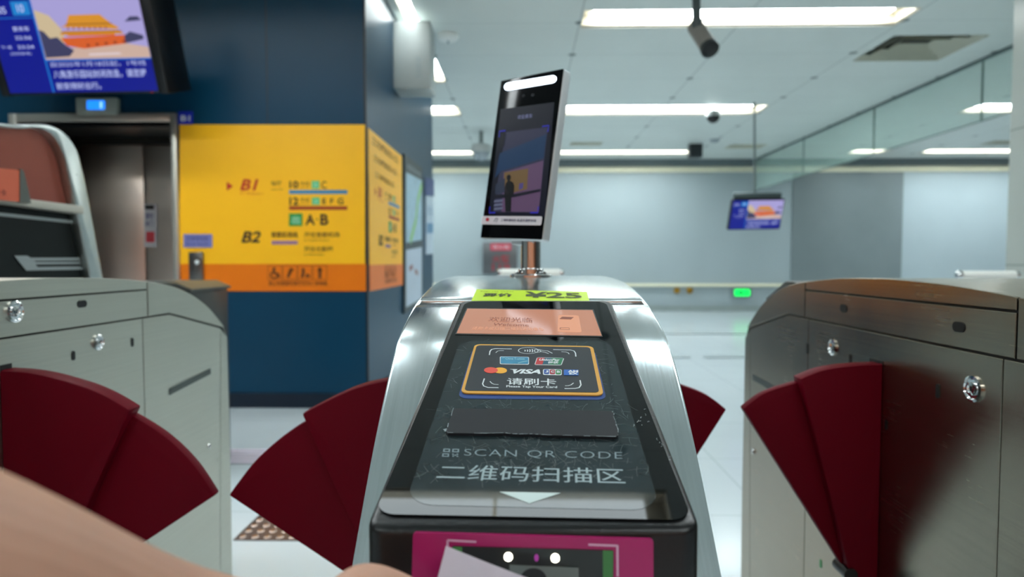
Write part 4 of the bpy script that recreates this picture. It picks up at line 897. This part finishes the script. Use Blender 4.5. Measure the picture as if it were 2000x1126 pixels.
# front scanner window
FY = rp.P(hq(.5, 0), 0).y-.0005
fw = Plane((0, FY, 0), (1, 0, 0), (0, 0, 1))
c9 = lambda x, y: (780+x/3.333, 1020+y/3.333)
b = B(); rrect(b, fw, (c9(92, 57), c9(1650, 100), (1276, 1230), (802, 1230)), .0015, .002, .002)
mg = finish(b, 'scanner_bezel', mat('magenta_panel', (148, 20, 84), .28, var=.03, emit=(120, 14, 66), es=.15), g, smooth=0)
b = B(); stroke(b, fw, [c9(502, 115), c9(316, 105)], .0013, .002); stroke(b, fw, [c9(317, 103), c9(312, 400)], .0013, .002); stroke(b, fw, [c9(1228, 133), c9(1420, 141)], .0013, .002); stroke(b, fw, [c9(1416, 139), c9(1418, 340)], .0013, .002); flat(b, 'corner_brackets', mat('bracket_pale', (206, 160, 186), .5), mg)
b = B(); rrect(b, fw, (c9(345, 142), c9(1392, 170), (1196, 1210), (884, 1210)), .0022, .001, .0006); flat(b, 'scanner_window', mat('window_dark', (34, 38, 36), .12), mg)
for q_ in ((c9(352, 146), c9(410, 148), (902, 1205), (885, 1205)), (c9(1322, 168), c9(1388, 172), (1195, 1205), (1177, 1205))): b = B(); rrect(b, fw, q_, .0026); flat(b, 'green_side_light', glow('side_green', (58, 120, 60), .6), mg)
for cx in (710, 1013):
    b = B(); lathe(b, fw.P(fw.uv(*c9(cx, 209 if cx < 800 else 217)), .0022), (0, -1, 0), ((.0024, 0), (.0024, .001), (.0018, .0016), (0, .0018)), 20); finish(b, 'scanner_lamp', glow('led_white', (255, 246, 225), 9), mg)
b = B(); disc(b, fw, tuple(c9(*p) for p in ((878, 192), (906, 192), (906, 238), (878, 238))), .0028); flat(b, 'aiming_light', glow('violet', (150, 50, 140), 1), mg)
b = B(); rrect(b, fw, (c9(718, 262), c9(1164, 280), c9(1166, 560), c9(716, 540)), .0028); flat(b, 'lens_plate', mat('plate_grey', (104, 112, 108), .35), mg)
b = B(); disc(b, fw, tuple(c9(*p) for p in ((785, 280), (960, 280), (960, 440), (785, 440))), .0032); flat(b, 'scanner_lens', mat('lens_dark', (40, 44, 44), .15), mg)

# ---------------------------------------------------------------- face scan terminal on its pole
tr = root('face_scanner', (aty(1037, 550, 1.13).x, 1.13, 1.1-.028), 'tall black and silver face scanner on a chrome pole above the middle gate', 'face scanner')
TC = Vector((-.00859, 1.12, 1.1+.18197)); TR = rot(-.7106, -.1418, .04556); tw, th_, tt = .1449, .2909, .023
px_, pz = tr.location.x, 1.1-.028
b = B(); box(b, (-tw/2, .003, -th_/2), (tw/2, tt, th_/2), .004, 3, R=TR, c=TC); box(b, (-tw/2+.02, tt, -th_/2+.03), (tw/2-.02, tt+.006, th_/2-.05), .003, 2, R=TR, c=TC); finish(b, 'terminal_shell', mat('silver_shell', (206, 212, 216), .38, .25), tr)
b = B(); box(b, (-tw/2+.0012, 0, -th_/2+.0012), (tw/2-.0012, .0035, th_/2-.0012), .0015, 2, R=TR, c=TC); finish(b, 'front_glass', mat('front_glass', (7, 8, 11), .1, spec=.12), tr)
tp_ = Plane(TC, TR @ Vector((1, 0, 0)), TR @ Vector((0, 0, 1)))
ct = lambda x, y: (930+x/3.215, 130+y/3.215)
def tq(*p): return tuple(ct(*q) for q in p)
b = B(); face_poly(b, tp_, rr(tp_, quad(tp_, tq((178, 106), (506, 52), (506, 100), (178, 154))), .01), .0008); flat(b, 'light_bar', glow('bar_white', (225, 240, 255), 5), tr)
b = B(); disc(b, tp_, tq((288, 176), (308, 174), (308, 194), (288, 196)), .0008); disc(b, tp_, tq((345, 170), (368, 167), (368, 187), (345, 190)), .0008); flat(b, 'camera_eye', mat('eye_grey', (40, 42, 48), .2), tr)
scq = tq((155, 268), (492, 224), (432, 940), (80, 930))
b = B(); rrect(b, tp_, scq, .0006, 0, .0003); scn = flat(b, 'lit_screen', glow('ts_navy', (12, 12, 48), .3), tr)
b = B(); text(b, tp_, '欢迎乘车', tq((265, 306), (358, 296), (355, 324), (263, 332)), .0016, .01); flat(b, 'lettering', glow('ts_text', (120, 124, 165), .8), scn)
pic = tq((185, 412), (452, 380), (395, 915), (110, 912))
b = B(); rrect(b, tp_, pic, .0009, 0, .0002); flat(b, 'picture_ceiling', glow('ts_ceiling', (58, 58, 88), .55), scn)
def tpoly(nm, c_, *pts, hh=.0011): b = B(); polypx(b, tp_, [ct(*p) for p in pts], hh, .0002); flat(b, nm, glow('ts_'+nm, c_, .55), scn)
tpoly('blue_soffit', (22, 62, 104), (150, 545), (445, 425), (425, 575), (160, 655), (120, 700))
tpoly('pink_wall', (112, 84, 120), (175, 665), (425, 590), (395, 912), (160, 912), hh=.0010)
tpoly('yellow_wall', (130, 104, 66), (180, 665), (330, 640), (322, 770), (200, 800), (172, 760), hh=.0013)
tpoly('grey_machine', (50, 60, 84), (125, 740), (185, 700), (180, 790), (122, 800), hh=.0015)
tpoly('dark_rail', (20, 20, 40), (110, 805), (240, 800), (408, 768), (406, 785), (240, 822), (108, 830), hh=.0017)
tpoly('person_figure', (4, 4, 10), (196, 690), (204, 680), (216, 679), (222, 690), (221, 708), (214, 716), (236, 728), (244, 750), (240, 800), (226, 812), (222, 912), (188, 912), (184, 822), (180, 800), (190, 735), (203, 718), (196, 706), hh=.0019)
tpoly('raised_arm', (40, 30, 40), (188, 745), (180, 770), (196, 800), (206, 796), (194, 772), hh=.0021)
tpoly('lilac_spot', (90, 80, 150), (275, 735), (300, 730), (296, 765), (272, 775), hh=.0016)
tpoly('dark_corner', (20, 20, 34), (160, 425), (190, 420), (178, 500), (150, 520), hh=.0016)
b = B()
for k in range(3): polypx(b, tp_, [ct(*p) for p in ((118, 840+k*24), (172, 834+k*24), (170, 848+k*24), (116, 854+k*24))], .0021, .0002)
flat(b, 'white_steps', glow('ts_steps', (90, 96, 120), .9), scn)
b = B(); wd = .0022
for P in (((150, 445), (152, 408), (190, 404)), ((420, 378), (462, 372), (455, 412)), ((92, 880), (88, 918), (125, 918)), ((345, 918), (392, 918), (396, 880))): stroke(b, tp_, [ct(*p) for p in P], wd, .0024)
flat(b, 'focus_corners', glow('ts_blue', (40, 40, 170), 1), scn)
b = B(); face_poly(b, tp_, rr(tp_, quad(tp_, tq((40, 938), (417, 940), (410, 996), (32, 990))), .003), .0009); lbl = flat(b, 'white_label', mat('label_white', (222, 214, 220), .5), tr)
b = B(); disc(b, tp_, tq((64, 948), (86, 948), (84, 972), (62, 972)), .0013); flat(b, 'red_emblem', mat('emblem_red', (190, 40, 60), .5), lbl)
b = B(); text(b, tp_, '上海申通地铁 轨道交通乘车码', tq((158, 955), (380, 958), (378, 976), (156, 973)), .0013, .015); stroke(b, tp_, [ct(114, 974), ct(128, 952), ct(140, 954), ct(128, 976)], .0015, .0013); flat(b, 'lettering', mat('label_ink', (50, 50, 90), .5), lbl)
b = B(); tube(b, (px_, 1.13, pz+.004), (px_, 1.13, TC.z-th_/2+.02), .0175); finish(b, 'pole', M_CHROME, tr)
b = B(); lathe(b, (px_, 1.13, pz), (0, 0, 1), ((.037, 0), (.037, .004), (.034, .006), (.022, .006), (.022, .014), (.018, .016)), 36); fl = finish(b, 'flange', M_CHROME, tr)
for k in range(4):
    a = k*math.pi/2+.6; b = B(); lathe(b, (px_+.029*math.cos(a), 1.13+.029*math.sin(a), pz+.005), (0, 0, 1), ((.004, 0), (.004, .004), (.002, .005), (0, .005)), 6); finish(b, 'bolt', M_CHROME, fl)
b = B(); box(b, (-.02, tt+.004, -th_/2-.005), (.02, tt+.02, -th_/2+.06), .003, R=TR, c=TC); finish(b, 'bracket', mat('silver_shell', (206, 212, 216), .38, .25), tr)

# ---------------------------------------------------------------- person's arm and hand with a paper slip
M_SKIN = mat('skin', (192, 146, 124), .5, var=.05, vscale=30, bump=.1)
M_SKIN.node_tree.nodes['Principled BSDF'].inputs['Subsurface Weight'].default_value = .15
M_SKIN.node_tree.nodes['Principled BSDF'].inputs['Subsurface Radius'].default_value = (.012, .005, .003)
def R_(x, y, z): return Vector((x*.94, y*.94, 1.1+z*.94))
chains = [([R_(-.40, -.06, .07), R_(-.28, .06, -.01), R_(-.190, .185, -.091), R_(-.152, .262, -.160), R_(-.132, .300, -.190)], [.046, .044, .037, .028, .026])]
palm = [R_(-.120, .325, -.212), R_(-.103, .350, -.236)]
verts = []; edges = []; rad = []
def chain(pts, rs, start=None):
    prev = start
    for p, r_ in zip(pts, rs):
        verts.append(p); rad.append(r_); i = len(verts)-1
        if prev is not None: edges.append((prev, i))
        prev = i
    return prev
wr = chain(*chains[0]); pm = chain(palm, [.030, .028], wr)
# thumb: leaves the side of the palm near its base, joint shows at the lower frame edge
chain([R_(-.108, .322, -.196), R_(-.088, .342, -.177), R_(-.066, .362, -.196), R_(-.053, .370, -.212)], [.016, .0150, .0115, .0085], wr)
for k, (dx, dz_, ln) in enumerate(((.004, .012, 1.0), (-.004, -.006, 1.05), (-.012, -.024, .98), (-.020, -.040, .8))):
    b0 = palm[1]+Vector((dx+.010, -.004, dz_-.006)); L_ = .03*ln
    chain([b0, b0+Vector((L_*.8, L_*.3, -.006)), b0+Vector((L_*1.6, L_*.3, -.004)), b0+Vector((L_*2.1, L_*.1, .004))], [.0105, .0095, .0088, .0072], pm)
me = bpy.data.meshes.new('person_arm'); base_ = Vector((-.13, .3, .9)); me.from_pydata([v-base_ for v in verts], edges, []); me.materials.append(M_SKIN)
arm = bpy.data.objects.new('person', me); COL.objects.link(arm); arm.location = base_; OFF[arm.name] = base_
setp(arm, 'bare forearm and hand reaching in from the lower left, holding a paper slip', 'person')
md = arm.modifiers.new('skin', 'SKIN'); 
for i, r_ in enumerate(rad): me.skin_vertices[0].data[i].radius = (r_, r_)
me.skin_vertices[0].data[0].use_root = True
md2 = arm.modifiers.new('sub', 'SUBSURF'); md2.levels = 2; md2.render_levels = 3
# slip of paper
A_ = aty(871, 1065, .366); Bq = aty(1045, 1126, .362); Cq = aty(855, 1126, .356)
e1 = (Bq-A_).normalized(); e2 = (Cq-A_).normalized()
W1, W2 = .085, .075
b = B(); nn = 8; G = [[None]*(nn+1) for _ in range(nn+1)]
for i in range(nn+1):
    for j in range(nn+1):
        P = A_+e1*W1*i/nn+e2*W2*j/nn; P = P+Vector((0, -.004*math.sin(i/nn*2.4)*(1-j/nn*.4), 0)); G[i][j] = b.verts.new(P)
for i in range(nn):
    for j in range(nn): b.faces.new((G[i][j], G[i+1][j], G[i+1][j+1], G[i][j+1]))
bmesh.ops.solidify(b, geom=b.faces[:], thickness=.0002)
o = finish(b, 'paper_slip', mat('paper', (236, 228, 238), .6, var=.04, vscale=20), None, smooth=40)
setp(o, 'plain white paper slip held in front of the magenta scanner window', 'paper')
